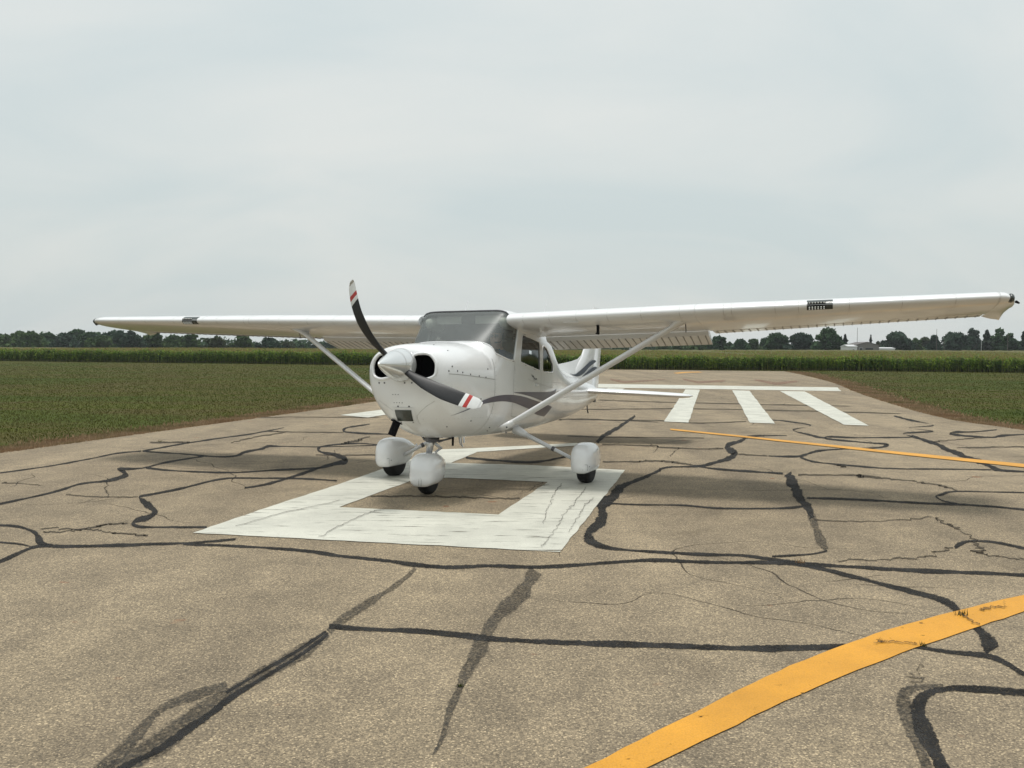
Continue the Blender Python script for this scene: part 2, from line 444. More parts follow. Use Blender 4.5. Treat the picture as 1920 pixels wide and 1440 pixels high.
M['tar_worn'] = tar('worn_crack_sealant', 1.55, 2.15, (0.030, 0.029, 0.027), 0.2)
M['crack'] = tar('dirt_filled_crack', 1.2, 1.8, (0.035, 0.030, 0.024), 0.25)

def ground_mat():
    m, n, l, b = new_mat('mown_grass_ground')
    b.inputs['Roughness'].default_value = 0.95; b.inputs['Specular IOR Level'].default_value = 0.1
    tc = n.new('ShaderNodeTexCoord')
    def noise(s, d, sc=(1, 1, 1)):
        mp = n.new('ShaderNodeMapping'); mp.inputs['Scale'].default_value = sc
        z = n.new('ShaderNodeTexNoise'); z.inputs['Scale'].default_value = s; z.inputs['Detail'].default_value = d; z.inputs['Roughness'].default_value = 0.6
        l.new(tc.outputs['Object'], mp.inputs['Vector']); l.new(mp.outputs[0], z.inputs['Vector']); return z
    r = n.new('ShaderNodeValToRGB'); cr = r.color_ramp
    for p in (0.42, 0.52, 0.62): cr.elements.new(p)
    for e, (p, c) in zip(cr.elements, [(0.36, (0.044, 0.061, 0.010)), (0.44, (0.057, 0.070, 0.012)), (0.51, (0.078, 0.065, 0.022)), (0.57, (0.065, 0.074, 0.012)), (0.66, (0.084, 0.066, 0.026))]):
        e.position = p; e.color = c + (1,)
    l.new(noise(0.10, 6, (0.6, 1.7, 1)).outputs['Fac'], r.inputs['Fac'])
    r2 = n.new('ShaderNodeValToRGB'); r2.color_ramp.elements[0].position = 0.3; r2.color_ramp.elements[1].position = 0.7
    r2.color_ramp.elements[0].color = (0.86, 0.86, 0.86, 1); r2.color_ramp.elements[1].color = (1.12, 1.12, 1.10, 1)
    l.new(noise(5.0, 8).outputs['Fac'], r2.inputs['Fac'])
    mx = n.new('ShaderNodeMix'); mx.data_type = 'RGBA'; mx.blend_type = 'MULTIPLY'; mx.inputs['Factor'].default_value = 1
    l.new(r.outputs[0], mx.inputs['A']); l.new(r2.outputs[0], mx.inputs['B']); l.new(mx.outputs['Result'], b.inputs['Base Color'])
    bp = n.new('ShaderNodeBump'); bp.inputs['Strength'].default_value = 0.35; bp.inputs['Distance'].default_value = 0.04
    l.new(noise(14, 6).outputs['Fac'], bp.inputs['Height']); l.new(bp.outputs[0], b.inputs['Normal'])
    return m
M['ground'] = ground_mat()

def leafy(name, cols, scale, rough=0.7, transl=0.25, detail=3, zs=1.0, lo=0.3, hi=0.7):
    m, n, l, b = new_mat(name)
    b.inputs['Roughness'].default_value = rough; b.inputs['Specular IOR Level'].default_value = 0.2
    tc = n.new('ShaderNodeTexCoord'); nz = n.new('ShaderNodeTexNoise')
    nz.inputs['Scale'].default_value = scale; nz.inputs['Detail'].default_value = detail
    lm = n.new('ShaderNodeMapping'); lm.inputs['Scale'].default_value = (1, 1, zs)
    l.new(tc.outputs['Object'], lm.inputs['Vector']); l.new(lm.outputs[0], nz.inputs['Vector'])
    rp = n.new('ShaderNodeValToRGB'); cr = rp.color_ramp
    while len(cr.elements) < len(cols): cr.elements.new(0.5)
    for i, (e, c) in enumerate(zip(cr.elements, cols)): e.position = lo + (hi - lo) * i / (len(cols) - 1); e.color = c + (1,)
    l.new(nz.outputs['Fac'], rp.inputs['Fac']); l.new(rp.outputs[0], b.inputs['Base Color'])
    if transl:
        tl = n.new('ShaderNodeBsdfTranslucent'); l.new(rp.outputs[0], tl.inputs['Color'])
        ms = n.new('ShaderNodeMixShader'); ms.inputs[0].default_value = transl
        l.new(b.outputs[0], ms.inputs[1]); l.new(tl.outputs[0], ms.inputs[2]); l.new(ms.outputs[0], n['Material Output'].inputs['Surface'])
    return m
M['grass'] = leafy('grass_blades', [(0.046, 0.069, 0.011), (0.064, 0.078, 0.014), (0.085, 0.074, 0.025), (0.063, 0.078, 0.013)], 0.16, 0.85, 0.25, 5, 1.0, 0.38, 0.62)
M['grass_dry'] = leafy('dry_grass_blades', [(0.25, 0.155, 0.085), (0.32, 0.22, 0.13), (0.15, 0.125, 0.05)], 0.8, 0.85)
M['corn_leaf'] = leafy('corn_leaves', [(0.036, 0.082, 0.010), (0.105, 0.195, 0.020), (0.28, 0.37, 0.045)], 3.4, 0.5, 0.5, 3, 0.25, 0.40, 0.64)
M['corn_stalk'] = leafy('corn_stalks', [(0.17, 0.19, 0.05), (0.21, 0.21, 0.065)], 2.0, 0.7, 0)
M['corn_tassel'] = leafy('corn_tassels', [(0.20, 0.16, 0.06), (0.29, 0.22, 0.09)], 2.0, 0.8, 0.2)
M['corn_far'] = leafy('far_corn_canopy', [(0.052, 0.066, 0.015), (0.088, 0.088, 0.025), (0.135, 0.110, 0.038)], 1.3, 0.9, 0, 9, 1.0, 0.36, 0.64)
M['leaf_a'] = leafy('dark_tree_leaves', [(0.020, 0.052, 0.020), (0.036, 0.080, 0.030), (0.060, 0.112, 0.040)], 0.35)
M['leaf_b'] = leafy('olive_tree_leaves', [(0.030, 0.044, 0.018), (0.048, 0.065, 0.026), (0.065, 0.080, 0.032)], 0.35)
M['leaf_d'] = leafy('blue_green_leaves', [(0.020, 0.043, 0.028), (0.033, 0.063, 0.040), (0.050, 0.086, 0.050)], 0.35)
M['leaf_e'] = leafy('mid_green_leaves', [(0.030, 0.064, 0.018), (0.054, 0.098, 0.028), (0.090, 0.138, 0.042)], 0.35)
M['leaf_c'] = leafy('conifer_needles', [(0.014, 0.028, 0.016), (0.024, 0.042, 0.022)], 0.5)
M['bark'] = plain('bark', (0.06, 0.048, 0.038), 0.9, var=0.3)
M['siding'] = plain('grey_siding', (0.20, 0.19, 0.175), 0.8)
M['siding_white'] = plain('white_siding', (0.70, 0.70, 0.68), 0.7)
M['shingle'] = plain('grey_shingles', (0.13, 0.12, 0.115), 0.9)
M['metal_roof'] = plain('pale_metal_roof', (0.55, 0.56, 0.56), 0.5)
M['wood_pole'] = plain('weathered_pole', (0.13, 0.115, 0.10), 0.9)
M['pane'] = plain('dark_window_pane', (0.03, 0.035, 0.04), 0.15)

# ---------------------------------------------------------------- ground coordinates (metres) of cracks, paint and trees
CRACKS = [["t",[-5.017,8.027,-5.103,8.156],[-4.781,9.081,-4.874,9.246],[-4.768,9.618,-4.865,9.804],[-4.582,9.853,-4.697,10.09],[-4.512,10.069,-4.691,10.432],[-4.539,10.339,-4.712,10.595],[-4.82,10.869,-4.694,10.515],[-4.868,10.783,-5.003,11.064],[-4.643,10.948,-4.729,11.143],[-4.55,11.504,-4.64,11.716],[-4.303,12.201,-4.392,12.441]],
["t",[-5.414,12.755,-5.497,12.953],[-4.785,12.477,-4.856,12.667],[-4.165,12.16,-4.236,12.371],[-3.873,12.188,-3.974,12.491],[-3.846,12.601,-3.974,12.981],[-3.736,13.026,-3.865,13.434],[-3.743,13.411,-3.851,13.779],[-3.565,13.47,-3.623,13.692],[-2.961,13.461,-2.993,13.608],[-2.07,13.728,-2.093,13.88]],
["t",[-5.398,12.724,-5.514,12.985],[-5.147,13.876,-5.237,14.108],[-4.996,14.346,-5.087,14.595],[-4.567,15.483,-4.657,15.773],[-4.356,16.706,-4.417,16.928]],
["t",[-5.513,12.987,-5.398,12.723],[-5.74,12.627,-5.652,12.44],[-5.824,12.001,-5.739,11.833],[-5.955,11.311,-5.873,11.161],[-6.237,10.61,-6.157,10.477],[-6.375,10.204,-6.296,10.081]],
["t",[-4.609,10.959,-4.708,11.205],[-4.265,10.769,-4.337,10.959],[-3.857,10.63,-3.923,10.815],[-3.391,10.601,-3.451,10.785],[-2.93,10.819,-2.983,11.011],[-2.44,11.008,-2.499,11.255],[-2.305,11.357,-2.391,11.721],[-2.176,11.571,-2.303,12.072],[-2.35,12.394,-2.28,11.825],[-2.554,12.707,-2.473,12.225],[-2.833,13.027,-2.768,12.654],[-2.898,13.161,-2.987,13.373],[-2.893,13.54,-2.961,13.837],[-2.525,13.922,-2.568,14.16],[-2.079,13.785,-2.107,13.978]],
["t",[-2.336,11.92,-2.262,11.599],[-2.52,11.207,-2.445,10.926],[-2.643,10.442,-2.57,10.197],[-2.782,9.875,-2.723,9.687],[-2.945,9.582,-2.897,9.438]],
["t",[-2.026,10.139,-1.995,9.977],[-2.47,10.28,-2.431,10.113],[-2.948,10.319,-2.9,10.15],[-3.387,10.247,-3.33,10.082],[-3.624,9.54,-3.551,9.364],[-3.775,9.154,-3.703,8.991],[-3.852,9.003,-3.751,8.808],[-3.669,8.594,-3.724,8.826],[-3.397,8.126,-3.468,8.428],[-3.37,8.12,-3.269,8.053],[-3.331,7.964,-3.196,7.699],[-3.359,7.774,-3.247,7.556],[-3.271,7.475,-3.277,7.572],[-3.134,7.329,-3.195,7.483],[-2.967,7.333,-3.011,7.443],[-2.565,7.343,-2.603,7.453]],
["t",[-4.631,7.401,-4.7,7.513],[-4.35,7.386,-4.414,7.498],[-4.149,7.315,-4.216,7.444],[-3.898,7.071,-3.96,7.225],[-3.7,6.754,-3.784,6.99],[-3.514,6.597,-3.604,6.777],[-3.237,6.603,-3.308,6.747],[-2.866,6.656,-2.922,6.784],[-2.474,6.748,-2.516,6.861],[-2.184,6.898,-2.217,6.995]],
["t",[-3.611,5.771,-3.704,5.9],[-3.597,6.112,-3.685,6.241],[-3.606,6.368,-3.698,6.507],[-3.604,6.561,-3.688,6.699],[-3.527,6.623,-3.596,6.749]],
["t",[-4.258,6.8,-4.304,6.876],[-3.978,6.75,-4.02,6.825],[-3.774,6.681,-3.812,6.754],[-3.627,6.577,-3.661,6.646]],
["c",[-3.842,7.118,-3.876,7.18],[-3.588,7.252,-3.621,7.316],[-3.478,7.477,-3.511,7.544],[-3.312,7.527,-3.343,7.596]],
["c",[-3.936,7.291,-3.964,7.346],[-3.595,7.235,-3.62,7.289],[-3.228,7.113,-3.255,7.175],[-2.918,7.018,-2.942,7.078]],
["t",[-2.54,6.7,-2.574,6.793],[-2.107,6.647,-2.14,6.756],[-1.576,6.492,-1.602,6.613],[-1.24,6.324,-1.262,6.456],[-0.907,6.2,-0.923,6.334],[-0.661,6.063,-0.672,6.2],[-0.429,5.998,-0.438,6.133],[-0.132,6.052,-0.136,6.188],[0.167,6.036,0.169,6.156],[0.458,6.094,0.465,6.217],[0.798,6.193,0.812,6.32],[1.056,6.245,1.077,6.374],[1.465,6.196,1.495,6.323],[1.878,6.183,1.922,6.326],[2.103,6.113,2.158,6.269],[2.418,6.077,2.474,6.214],[2.859,5.975,2.924,6.108],[3.473,5.867,3.559,6.01],[3.731,5.818,3.822,5.958]],
["t",[1.925,11.288,1.899,11.021],[1.65,10.668,1.625,10.382],[1.452,10.322,1.426,10.013],[1.265,10.025,1.258,9.584],[1.077,9.473,1.091,8.853],[0.91,8.999,0.943,8.466],[0.828,8.478,0.94,8.457],[0.799,8.055,0.891,7.93],[0.747,7.844,0.791,7.502],[0.633,7.449,0.691,7.183],[0.587,7.023,0.681,7.148],[0.624,6.768,0.684,7.032],[0.712,6.643,0.741,6.821],[0.85,6.571,0.868,6.695],[1.105,6.501,1.127,6.623],[1.442,6.44,1.469,6.56],[1.696,6.423,1.729,6.542],[1.839,6.318,1.886,6.466],[1.977,6.219,2.028,6.361],[2.093,6.092,2.146,6.228],[2.302,5.791,2.364,5.927],[2.487,5.506,2.556,5.641],[2.603,5.292,2.687,5.437],[2.605,5.143,2.708,5.291],[2.572,5.002,2.682,5.145],[2.544,4.793,2.648,4.922],[2.49,4.59,2.616,4.724],[2.405,4.363,2.556,4.505]],
["t",[-0.995,4.71,-1.015,4.821],[-0.796,4.66,-0.813,4.768],[-0.444,4.613,-0.452,4.719],[-0.155,4.527,-0.156,4.639],[0.07,4.484,0.073,4.593],[0.347,4.453,0.357,4.561],[0.927,4.398,0.952,4.511],[1.28,4.386,1.313,4.499],[1.647,4.417,1.682,4.514],[1.843,4.456,1.876,4.538],[2.023,4.458,2.054,4.524],[2.216,4.363,2.254,4.433],[2.373,4.307,2.424,4.39],[2.409,4.195,2.468,4.274],[2.41,4.061,2.467,4.131],[2.409,3.778,2.462,3.839]],
["w",[-1.413,2.937,-1.529,3.082],[-1.381,3.054,-1.489,3.2],[-1.321,3.207,-1.427,3.357],[-1.275,3.401,-1.374,3.548],[-1.243,3.55,-1.333,3.691],[-1.209,3.71,-1.289,3.848],[-1.109,4.011,-1.185,4.164],[-1.022,4.275,-1.095,4.431],[-0.954,4.592,-1.011,4.722]],
["t",[-1.409,2.974,-1.464,3.043],[-1.375,3.091,-1.426,3.161],[-1.311,3.242,-1.357,3.309],[-1.268,3.427,-1.312,3.491],[-1.236,3.576,-1.272,3.631],[-1.204,3.733,-1.244,3.8],[-1.111,4.038,-1.137,4.09],[-1.025,4.308,-1.049,4.358],[-0.967,4.615,-0.989,4.663]],
["t",[-1.252,3.801,-1.272,3.837],[-1.154,4.098,-1.175,4.139],[-1.061,4.364,-1.082,4.41],[-0.987,4.652,-1.006,4.696]],
["w",[-0.952,4.6,-1.012,4.714],[-0.938,4.744,-0.99,4.864],[-0.852,5.066,-0.898,5.19],[-0.705,5.661,-0.736,5.756],[-0.655,6.021,-0.674,6.075]],
["w",[-1.448,2.977,-1.51,3.038],[-1.449,3.091,-1.514,3.16],[-1.439,3.317,-1.502,3.389],[-1.447,3.454,-1.507,3.525],[-1.44,3.618,-1.494,3.704],[-1.335,3.774,-1.385,3.875],[-1.264,3.87,-1.302,3.953]],
["w",[0.14,6.124,0.219,5.893],[0.035,5.576,0.105,5.357],[-0.091,5.103,-0.028,4.931],[-0.156,4.725,-0.093,4.617],[-0.192,4.442,-0.131,4.351],[-0.24,4.134,-0.182,4.061],[-0.256,3.859,-0.214,3.819],[-0.27,3.618,-0.243,3.598],[-0.274,3.392,-0.257,3.378],[-0.296,3.225,-0.289,3.217]],
["t",[2.509,3.884,2.441,3.782],[2.338,3.921,2.274,3.817],[2.177,3.958,2.12,3.858],[2.021,3.972,1.97,3.865],[1.893,3.927,1.86,3.8],[1.735,3.74,1.789,3.7],[1.639,3.5,1.74,3.562],[1.592,3.305,1.694,3.377],[1.541,3.127,1.64,3.19],[1.498,2.971,1.597,3.033]],
["w",[1.995,3.969,1.971,3.918],[1.881,3.966,1.847,3.879],[1.772,3.904,1.772,3.816],[1.665,3.706,1.734,3.73],[1.578,3.424,1.645,3.465],[1.502,3.138,1.564,3.177],[1.461,2.984,1.52,3.019]],
["t",[3.281,10.547,3.557,11.077],[3.106,9.782,3.382,10.235],[2.972,9.249,3.206,9.627],[2.865,8.67,3.068,9.032],[2.814,8.355,2.971,8.59],[2.695,7.871,2.795,7.989]],
["w",[2.783,8.196,2.888,8.324],[2.668,7.775,2.777,7.91],[2.555,7.337,2.661,7.458],[2.42,6.861,2.536,7.003],[2.388,6.607,2.451,6.697]],
["t",[2.436,6.679,2.414,6.608],[2.279,6.578,2.252,6.492],[2.077,6.514,2.052,6.429],[1.946,6.477,1.927,6.41]],
["t",[3.034,8.944,3.102,9.142],[3.316,8.921,3.378,9.084],[3.686,8.822,3.753,8.982],[4.161,8.684,4.236,8.839],[4.52,8.605,4.601,8.757],[4.922,8.346,5.025,8.518],[5.2,8.138,5.306,8.301]],
["t",[0.918,8.641,0.93,8.747],[1.216,8.54,1.232,8.644],[1.671,8.508,1.695,8.626],[1.979,8.374,2.007,8.488],[2.425,8.351,2.462,8.48],[2.681,8.38,2.725,8.524],[2.84,8.47,2.886,8.616]],
["c",[1.221,11.816,1.239,11.987],[1.68,11.835,1.704,12.006],[2.056,11.892,2.092,12.095],[2.279,11.642,2.319,11.835],[2.461,11.409,2.51,11.62]],
["t",[1.868,10.989,1.908,11.279],[2.061,11.29,2.096,11.498],[2.421,11.355,2.474,11.619],[2.65,11.551,2.724,11.928],[2.947,11.96,3.045,12.461],[3.249,12.519,3.352,13.181],[3.48,13.501,3.231,12.744],[3.454,13.875,3.255,13.35],[3.442,13.752,3.574,14.453],[3.805,14.468,3.929,15.034],[4.169,15.256,4.285,15.724],[4.5,15.568,4.584,15.865],[4.934,15.619,4.997,15.818]],
["t",[2.423,11.381,2.471,11.592],[2.621,11.123,2.677,11.351],[3.004,10.88,3.073,11.122],[3.342,10.702,3.418,10.937]],
["t",[3.699,12.57,3.756,12.764],[4.109,12.464,4.21,12.783],[4.512,13.016,4.63,13.389],[4.761,13.278,4.861,13.566],[5.215,13.511,5.3,13.734],[5.742,13.681,5.866,13.987],[6.047,13.979,6.213,14.418],[6.245,14.566,6.1,14.235],[5.95,14.72,5.845,14.465],[5.614,15.277,5.477,14.914],[5.587,15.49,5.459,15.244],[5.618,15.371,5.759,15.76],[6.118,15.259,6.232,15.544],[7.07,15.4,7.202,15.691]],
["t",[4.103,12.409,4.192,12.648],[4.12,11.964,4.205,12.194],[4.332,11.68,4.406,11.874],[4.819,11.307,4.897,11.489],[5.551,11.246,5.627,11.401],[6.192,11.221,6.276,11.375]],
["c",[3.329,12.745,3.381,12.944],[3.699,12.571,3.757,12.764]],
["c",[4.326,11.668,4.391,11.83],[4.37,11.406,4.434,11.561]],
["t",[7.069,15.459,7.346,16.029],[6.882,14.252,7.214,14.89],[6.532,12.875,6.891,13.525],[6.37,11.903,6.694,12.459],[6.217,11.261,6.485,11.708],[6.26,11.102,6.435,11.405],[6.496,11.037,6.614,11.237],[6.943,10.888,7.067,11.082]],
["t",[5.615,19.129,5.704,19.426],[5.897,18.726,6.035,19.154],[6.074,17.766,6.181,18.004],[5.455,16.975,5.453,16.816],[5.327,15.698,5.506,16.188],[5.372,15.269,5.511,15.647],[5.483,15.181,5.621,15.559]],
["t",[8.922,20.422,9.149,20.921],[8.723,18.979,8.999,19.559],[8.796,18.256,8.701,17.957],[7.933,17.442,7.966,17.444],[8.139,16.87,8.017,16.555],[7.396,16.453,7.266,16.145],[7.11,15.461,7.292,15.828]],
["t",[10.618,16.69,10.411,16.361],[9.583,16.316,9.401,16.003],[9.03,16.132,8.754,15.629],[8.712,15.818,8.498,15.427],[8.317,16.044,8.107,15.643],[8.385,16.645,8.013,15.955],[8.306,16.351,8.525,16.79],[8.803,16.536,8.979,16.871],[9.471,17.011,9.599,17.245]],
["c",[7.087,14.65,7.168,14.823],[7.679,15.113,7.771,15.297],[8.6,15.526,8.706,15.721]],
["c",[6.993,13.757,7.09,13.949],[8.208,13.963,8.324,14.162],[8.963,14.075,9.09,14.277]],
["t",[6.015,9.422,5.947,9.316],[5.607,9.515,5.543,9.407],[5.301,9.541,5.24,9.432],[4.873,9.563,4.818,9.454],[4.647,9.41,4.556,9.207],[4.463,9.17,4.506,9.2],[4.398,8.877,4.448,8.969],[4.458,8.694,4.508,8.784]],
["c",[3.511,10.694,3.557,10.834],[4.191,10.673,4.246,10.813],[4.246,10.49,4.359,10.761],[4.621,10.318,4.661,10.404],[4.823,10.078,4.864,10.159],[4.895,9.53,4.954,9.637]],
["t",[3.439,6.708,3.479,6.826],[3.536,6.82,3.612,7.0],[3.689,6.95,3.751,7.07],[3.852,6.916,3.909,7.013],[3.957,6.697,4.025,6.806],[4.104,6.409,4.171,6.508]],
["c",[3.461,6.797,3.441,6.753],[3.135,6.524,3.117,6.482],[2.774,6.383,2.757,6.342],[2.392,6.358,2.377,6.317]],
["c",[3.894,8.001,3.921,8.048],[3.867,7.748,3.899,7.803],[3.848,7.477,3.872,7.515],[3.732,7.055,3.753,7.084],[3.613,6.671,3.638,6.706],[3.581,6.497,3.602,6.53],[3.766,6.368,3.786,6.401]],
["c",[1.163,18.971,1.182,19.263],[3.157,18.759,3.206,19.045],[3.782,18.177,3.838,18.446],[5.037,18.671,5.113,18.954]],
["c",[0.941,15.315,0.953,15.505],[2.35,15.156,2.379,15.343],[3.313,15.106,3.354,15.291]],
["c",[1.417,13.982,1.437,14.181],[2.296,13.839,2.329,14.033],[2.326,13.597,2.366,13.822],[2.797,13.418,2.836,13.602],[3.289,13.513,3.333,13.699]],
["t",[2.892,20.586,2.833,19.914],[2.545,19.216,2.49,18.514],[2.058,17.325,2.009,16.544],[1.683,16.008,1.656,15.288],[1.402,14.585,1.404,14.163]],
["c",[1.006,18.832,1.02,19.12],[1.543,19.082,1.568,19.378],[3.133,18.348,3.18,18.622]],
["c",[2.58,26.382,2.63,26.893],[4.801,25.261,4.89,25.728],[9.378,23.982,9.543,24.403]],
["c",[1.667,22.134,1.693,22.492],[5.18,22.598,5.266,22.971],[9.605,21.236,9.755,21.566]],
["t",[-2.894,17.81,-2.84,17.501],[-3.191,17.169,-3.11,16.775],[-3.2,16.483,-3.112,16.329],[-2.938,15.689,-3.01,16.092],[-2.149,15.437,-2.188,15.728]],
["c",[-2.706,13.853,-2.739,14.005],[-2.551,14.143,-2.634,14.541],[-2.447,15.086,-2.481,15.262]],
["c",[-2.815,12.448,-2.843,12.574],[-2.421,12.387,-2.452,12.543],[-1.865,12.473,-1.889,12.632]],
["c",[-4.483,13.924,-4.536,14.077],[-4.38,14.847,-4.441,15.04],[-4.071,15.758,-4.125,15.957]],
["c",[-4.471,15.908,-4.528,16.113],[-3.634,15.78,-3.68,15.983],[-3.004,15.714,-3.042,15.915]],
["c",[-5.787,19.218,-5.859,19.458],[-2.857,19.264,-2.893,19.505]],
["c",[-4.601,8.951,-4.634,9.016],[-4.101,8.821,-4.13,8.885],[-3.804,8.847,-3.831,8.91]],
["c",[-1.423,8.96,-1.436,9.042],[-0.861,8.978,-0.869,9.06],[-0.262,8.932,-0.265,9.013],[0.077,8.859,0.078,8.939]],
["t",[-0.645,12.173,-0.654,12.415],[-0.354,11.922,-0.36,12.214],[0.256,11.667,0.261,11.947],[0.781,12.325,0.792,12.57]],
["c",[2.026,4.216,2.031,4.212],[1.951,4.077,1.953,4.069],[1.861,3.966,1.861,3.955]],
["c",[2.702,7.841,2.72,7.891],[3.259,7.789,3.274,7.826],[3.896,7.999,3.92,8.051]],
["c",[-5.778,13.899,-5.876,14.135],[-5.379,13.898,-5.485,14.175],[-5.149,13.874,-5.235,14.11]],
["c",[-5.18,9.612,-5.151,9.556],[-5.775,9.824,-5.742,9.766]],
["p",[0.579,9.917,0.585,9.87],[0.456,9.278,0.465,9.247],[0.405,8.628,0.411,8.608],[0.324,8.199,0.332,8.179],[0.282,7.565,0.288,7.56]],
["p",[0.819,9.651,0.823,9.616],[0.649,8.796,0.655,8.759],[0.514,8.153,0.518,8.128],[0.408,7.579,0.414,7.553],[0.306,7.036,0.311,7.017],[0.229,6.655,0.234,6.638]],
["p",[0.838,8.957,0.841,8.925],[0.689,8.354,0.695,8.32],[0.613,7.945,0.618,7.925],[0.475,7.246,0.48,7.226]],
["p",[0.092,9.231,0.09,9.271],[0.272,9.59,0.271,9.64],[0.427,9.787,0.427,9.833]],
["p",[-1.534,6.969,-1.543,6.994],[-1.466,7.499,-1.476,7.535],[-1.317,7.992,-1.326,8.029],[-1.203,8.211,-1.209,8.243]],
["p",[-2.347,7.369,-2.356,7.394],[-2.068,8.049,-2.08,8.087],[-1.699,8.687,-1.708,8.726]],
["p",[1.894,4.493,1.904,4.518],[2.007,4.499,2.022,4.532],[2.109,4.468,2.125,4.5]],
["p",[2.612,5.056,2.637,5.089],[2.592,4.91,2.622,4.952],[2.605,4.79,2.628,4.823]],
["p",[2.762,5.076,2.77,5.095],[2.869,5.159,2.883,5.186],[2.935,5.132,2.943,5.151],[3.009,5.289,2.998,5.281]]]
PAINT = {"num_out":[[-2.624,7.159],[-1.086,6.837],[0.369,6.544],[0.756,8.147],[1.443,11.066],[0.356,11.43],[-0.712,11.711],[-0.81,11.679]],
"num_outer":[[-2.624,7.159],[-2.339,8.306],[-1.926,9.847],[-1.393,12.024],[-1.095,13.223],[-0.514,13.465],[0.345,13.881],[1.088,14.273],[1.023,13.859],[0.335,13.468],[-0.513,12.939],[-0.809,11.674],[0.287,11.48],[1.443,11.066],[0.769,8.229],[0.369,6.544],[-1.086,6.837]],
"num_hole":[[-1.655,8.354],[-0.848,8.183],[-0.117,8.017],[0.418,10.027],[-0.37,10.227],[-0.753,10.32],[-1.091,10.286],[-1.445,9.1]],
"yel1":[[0.158,3.025],[0.281,3.144],[0.508,3.365],[0.769,3.618],[1.043,3.893],[1.352,4.183],[1.645,4.42],[1.966,4.669],[2.215,4.837],[2.478,5.008],[2.842,5.226],[3.224,5.439],[3.682,5.684],[3.446,5.315],[3.019,5.09],[2.622,4.816],[2.305,4.596],[1.978,4.371],[1.67,4.138],[1.386,3.91],[1.097,3.666],[0.838,3.435],[0.658,3.276],[0.505,3.142],[0.363,3.012]],
"yel2":[[3.079,16.929],[4.042,15.718],[4.836,14.623],[5.95,13.124],[6.974,11.853],[7.331,11.39],[7.105,11.036],[6.766,11.497],[5.798,12.787],[4.739,14.329],[3.968,15.426],[3.028,16.647]],
"thr":[[3.145,39.643],[4.013,39.147],[9.016,37.881],[13.679,36.742],[12.556,33.337],[8.188,34.396],[3.662,35.292],[2.601,35.511]],
"bar0":[[3.249,18.626],[3.724,18.385],[7.271,33.838],[6.746,34.003]],
"bar1":[[5.039,18.467],[5.498,18.23],[9.008,33.16],[8.454,33.53]],
"bar2":[[6.87,18.056],[7.297,17.829],[10.975,32.746],[10.135,33.072]],
"bar3":[[2.869,30.896],[3.456,30.584],[4.456,34.428],[3.827,34.827]],
"bar5":[[-3.92,19.939],[-3.179,19.288],[0.769,31.445],[0.493,32.223]],
"yel3":[[10.826,58.798],[12.199,61.57],[13.344,62.538],[13.267,60.783],[12.012,59.703],[10.82,57.244]]}
RUST = [[[5.263,46.901,4.984,44.408],[5.454,42.98,5.105,40.221],[7.233,44.744,6.984,43.201],[8.178,46.716,7.956,45.446]],[[9.278,47.533,8.779,44.975],[9.216,43.16,8.623,40.378],[11.057,45.315,10.49,42.984]],[[13.12,47.27,12.418,44.739],[12.762,42.257,11.772,38.971],[14.712,45.076,13.96,42.768]]]
TREES = [[-133.1,212,4.84,9.15,0],[-131.6,218,5.23,8.63,0],[-119.0,205,4.41,7.37,0],[-120.3,214,5.47,7.08,0],[-108.4,198,4.95,6.27,0],[-114.3,216,5.02,7.15,0],[-104.9,205,4.73,6.49,0],[-109.1,220,5.79,6.96,0],[-102.1,212,5.26,6.1,0],[-92.0,196,4.04,6.49,0],[-91.8,203,5.38,10.81,0],[-81.4,188,4.09,6.22,0],[-78.3,192,4.87,6.08,0],[-80.0,207,4.4,6.55,0],[-69.7,190,4.53,4.65,0],[-63.1,186,3.81,5.89,1],[-57.9,189,4.34,4.9,0],[-51.0,184,3.73,5.56,0],[-58.9,230,3.33,4.96,1],[-59.3,245,3.02,5.99,0],[-58.7,260,2.65,4.86,0],[-52.7,250,3.09,6.12,0],[-48.8,250,2.8,5.4,0],[-42.7,240,2.92,6.91,0],[-36.6,240,2.95,6.91,0],[15.2,250,2.83,5.4,0],[23.3,255,2.74,6.24,0],[32.8,262,2.34,5.66,0],[37.2,250,2.64,4.68,0],[41.6,240,2.92,5.87,0],[45.1,235,3.06,5.75,0],[46.1,215,3.74,7.12,0],[47.1,200,4.71,5.47,0],[53.6,205,4.31,4.72,0],[61.3,222,4.56,4.47,0],[65.0,226,4.91,4.55,0],[61.7,204,5.84,5.87,0],[65.3,198,5.74,7.12,0],[69.5,192,6.7,7.46,0],[74.5,196,5.27,2.89,2],[74.9,201,4.74,2.7,2],[87.6,214,5.51,2.01,2],[91.6,219,4.02,2.84,1],[90.9,206,6.15,7.41,0],[100.2,218,4.85,5.02,0],[105.6,224,5.36,5.48,1],[98.5,204,5.41,4.11,0],[101.0,200,5.96,6.91,0],[113.3,216,7.26,5.28,0],[106.2,196,6.27,4.47,2],[113.1,203,6.95,5.26,0],[109.2,192,5.73,3.87,0],[109.7,188,5.89,2.77,2],[118.3,196,5.38,5.64,0],[125.6,200,5.73,6.62,0]]

# ---------------------------------------------------------------- the setting: ground, runway, paint, sealed cracks
D_R = np.array([0.22425, 0.97453]); N_R = np.array([D_R[1], -D_R[0]])     # along and across the runway
def rw(s, n): return D_R * s + N_R * n

g = []
for i in range(41):
    for j in range(41): g.append((-1300 + 65 * i, -1300 + 65 * j, -0.03))
gf = [(i * 41 + j, (i + 1) * 41 + j, (i + 1) * 41 + j + 1, i * 41 + j + 1) for i in range(40) for j in range(40)]
tag(obj('ground', g, gf, M['ground']), kind='structure')

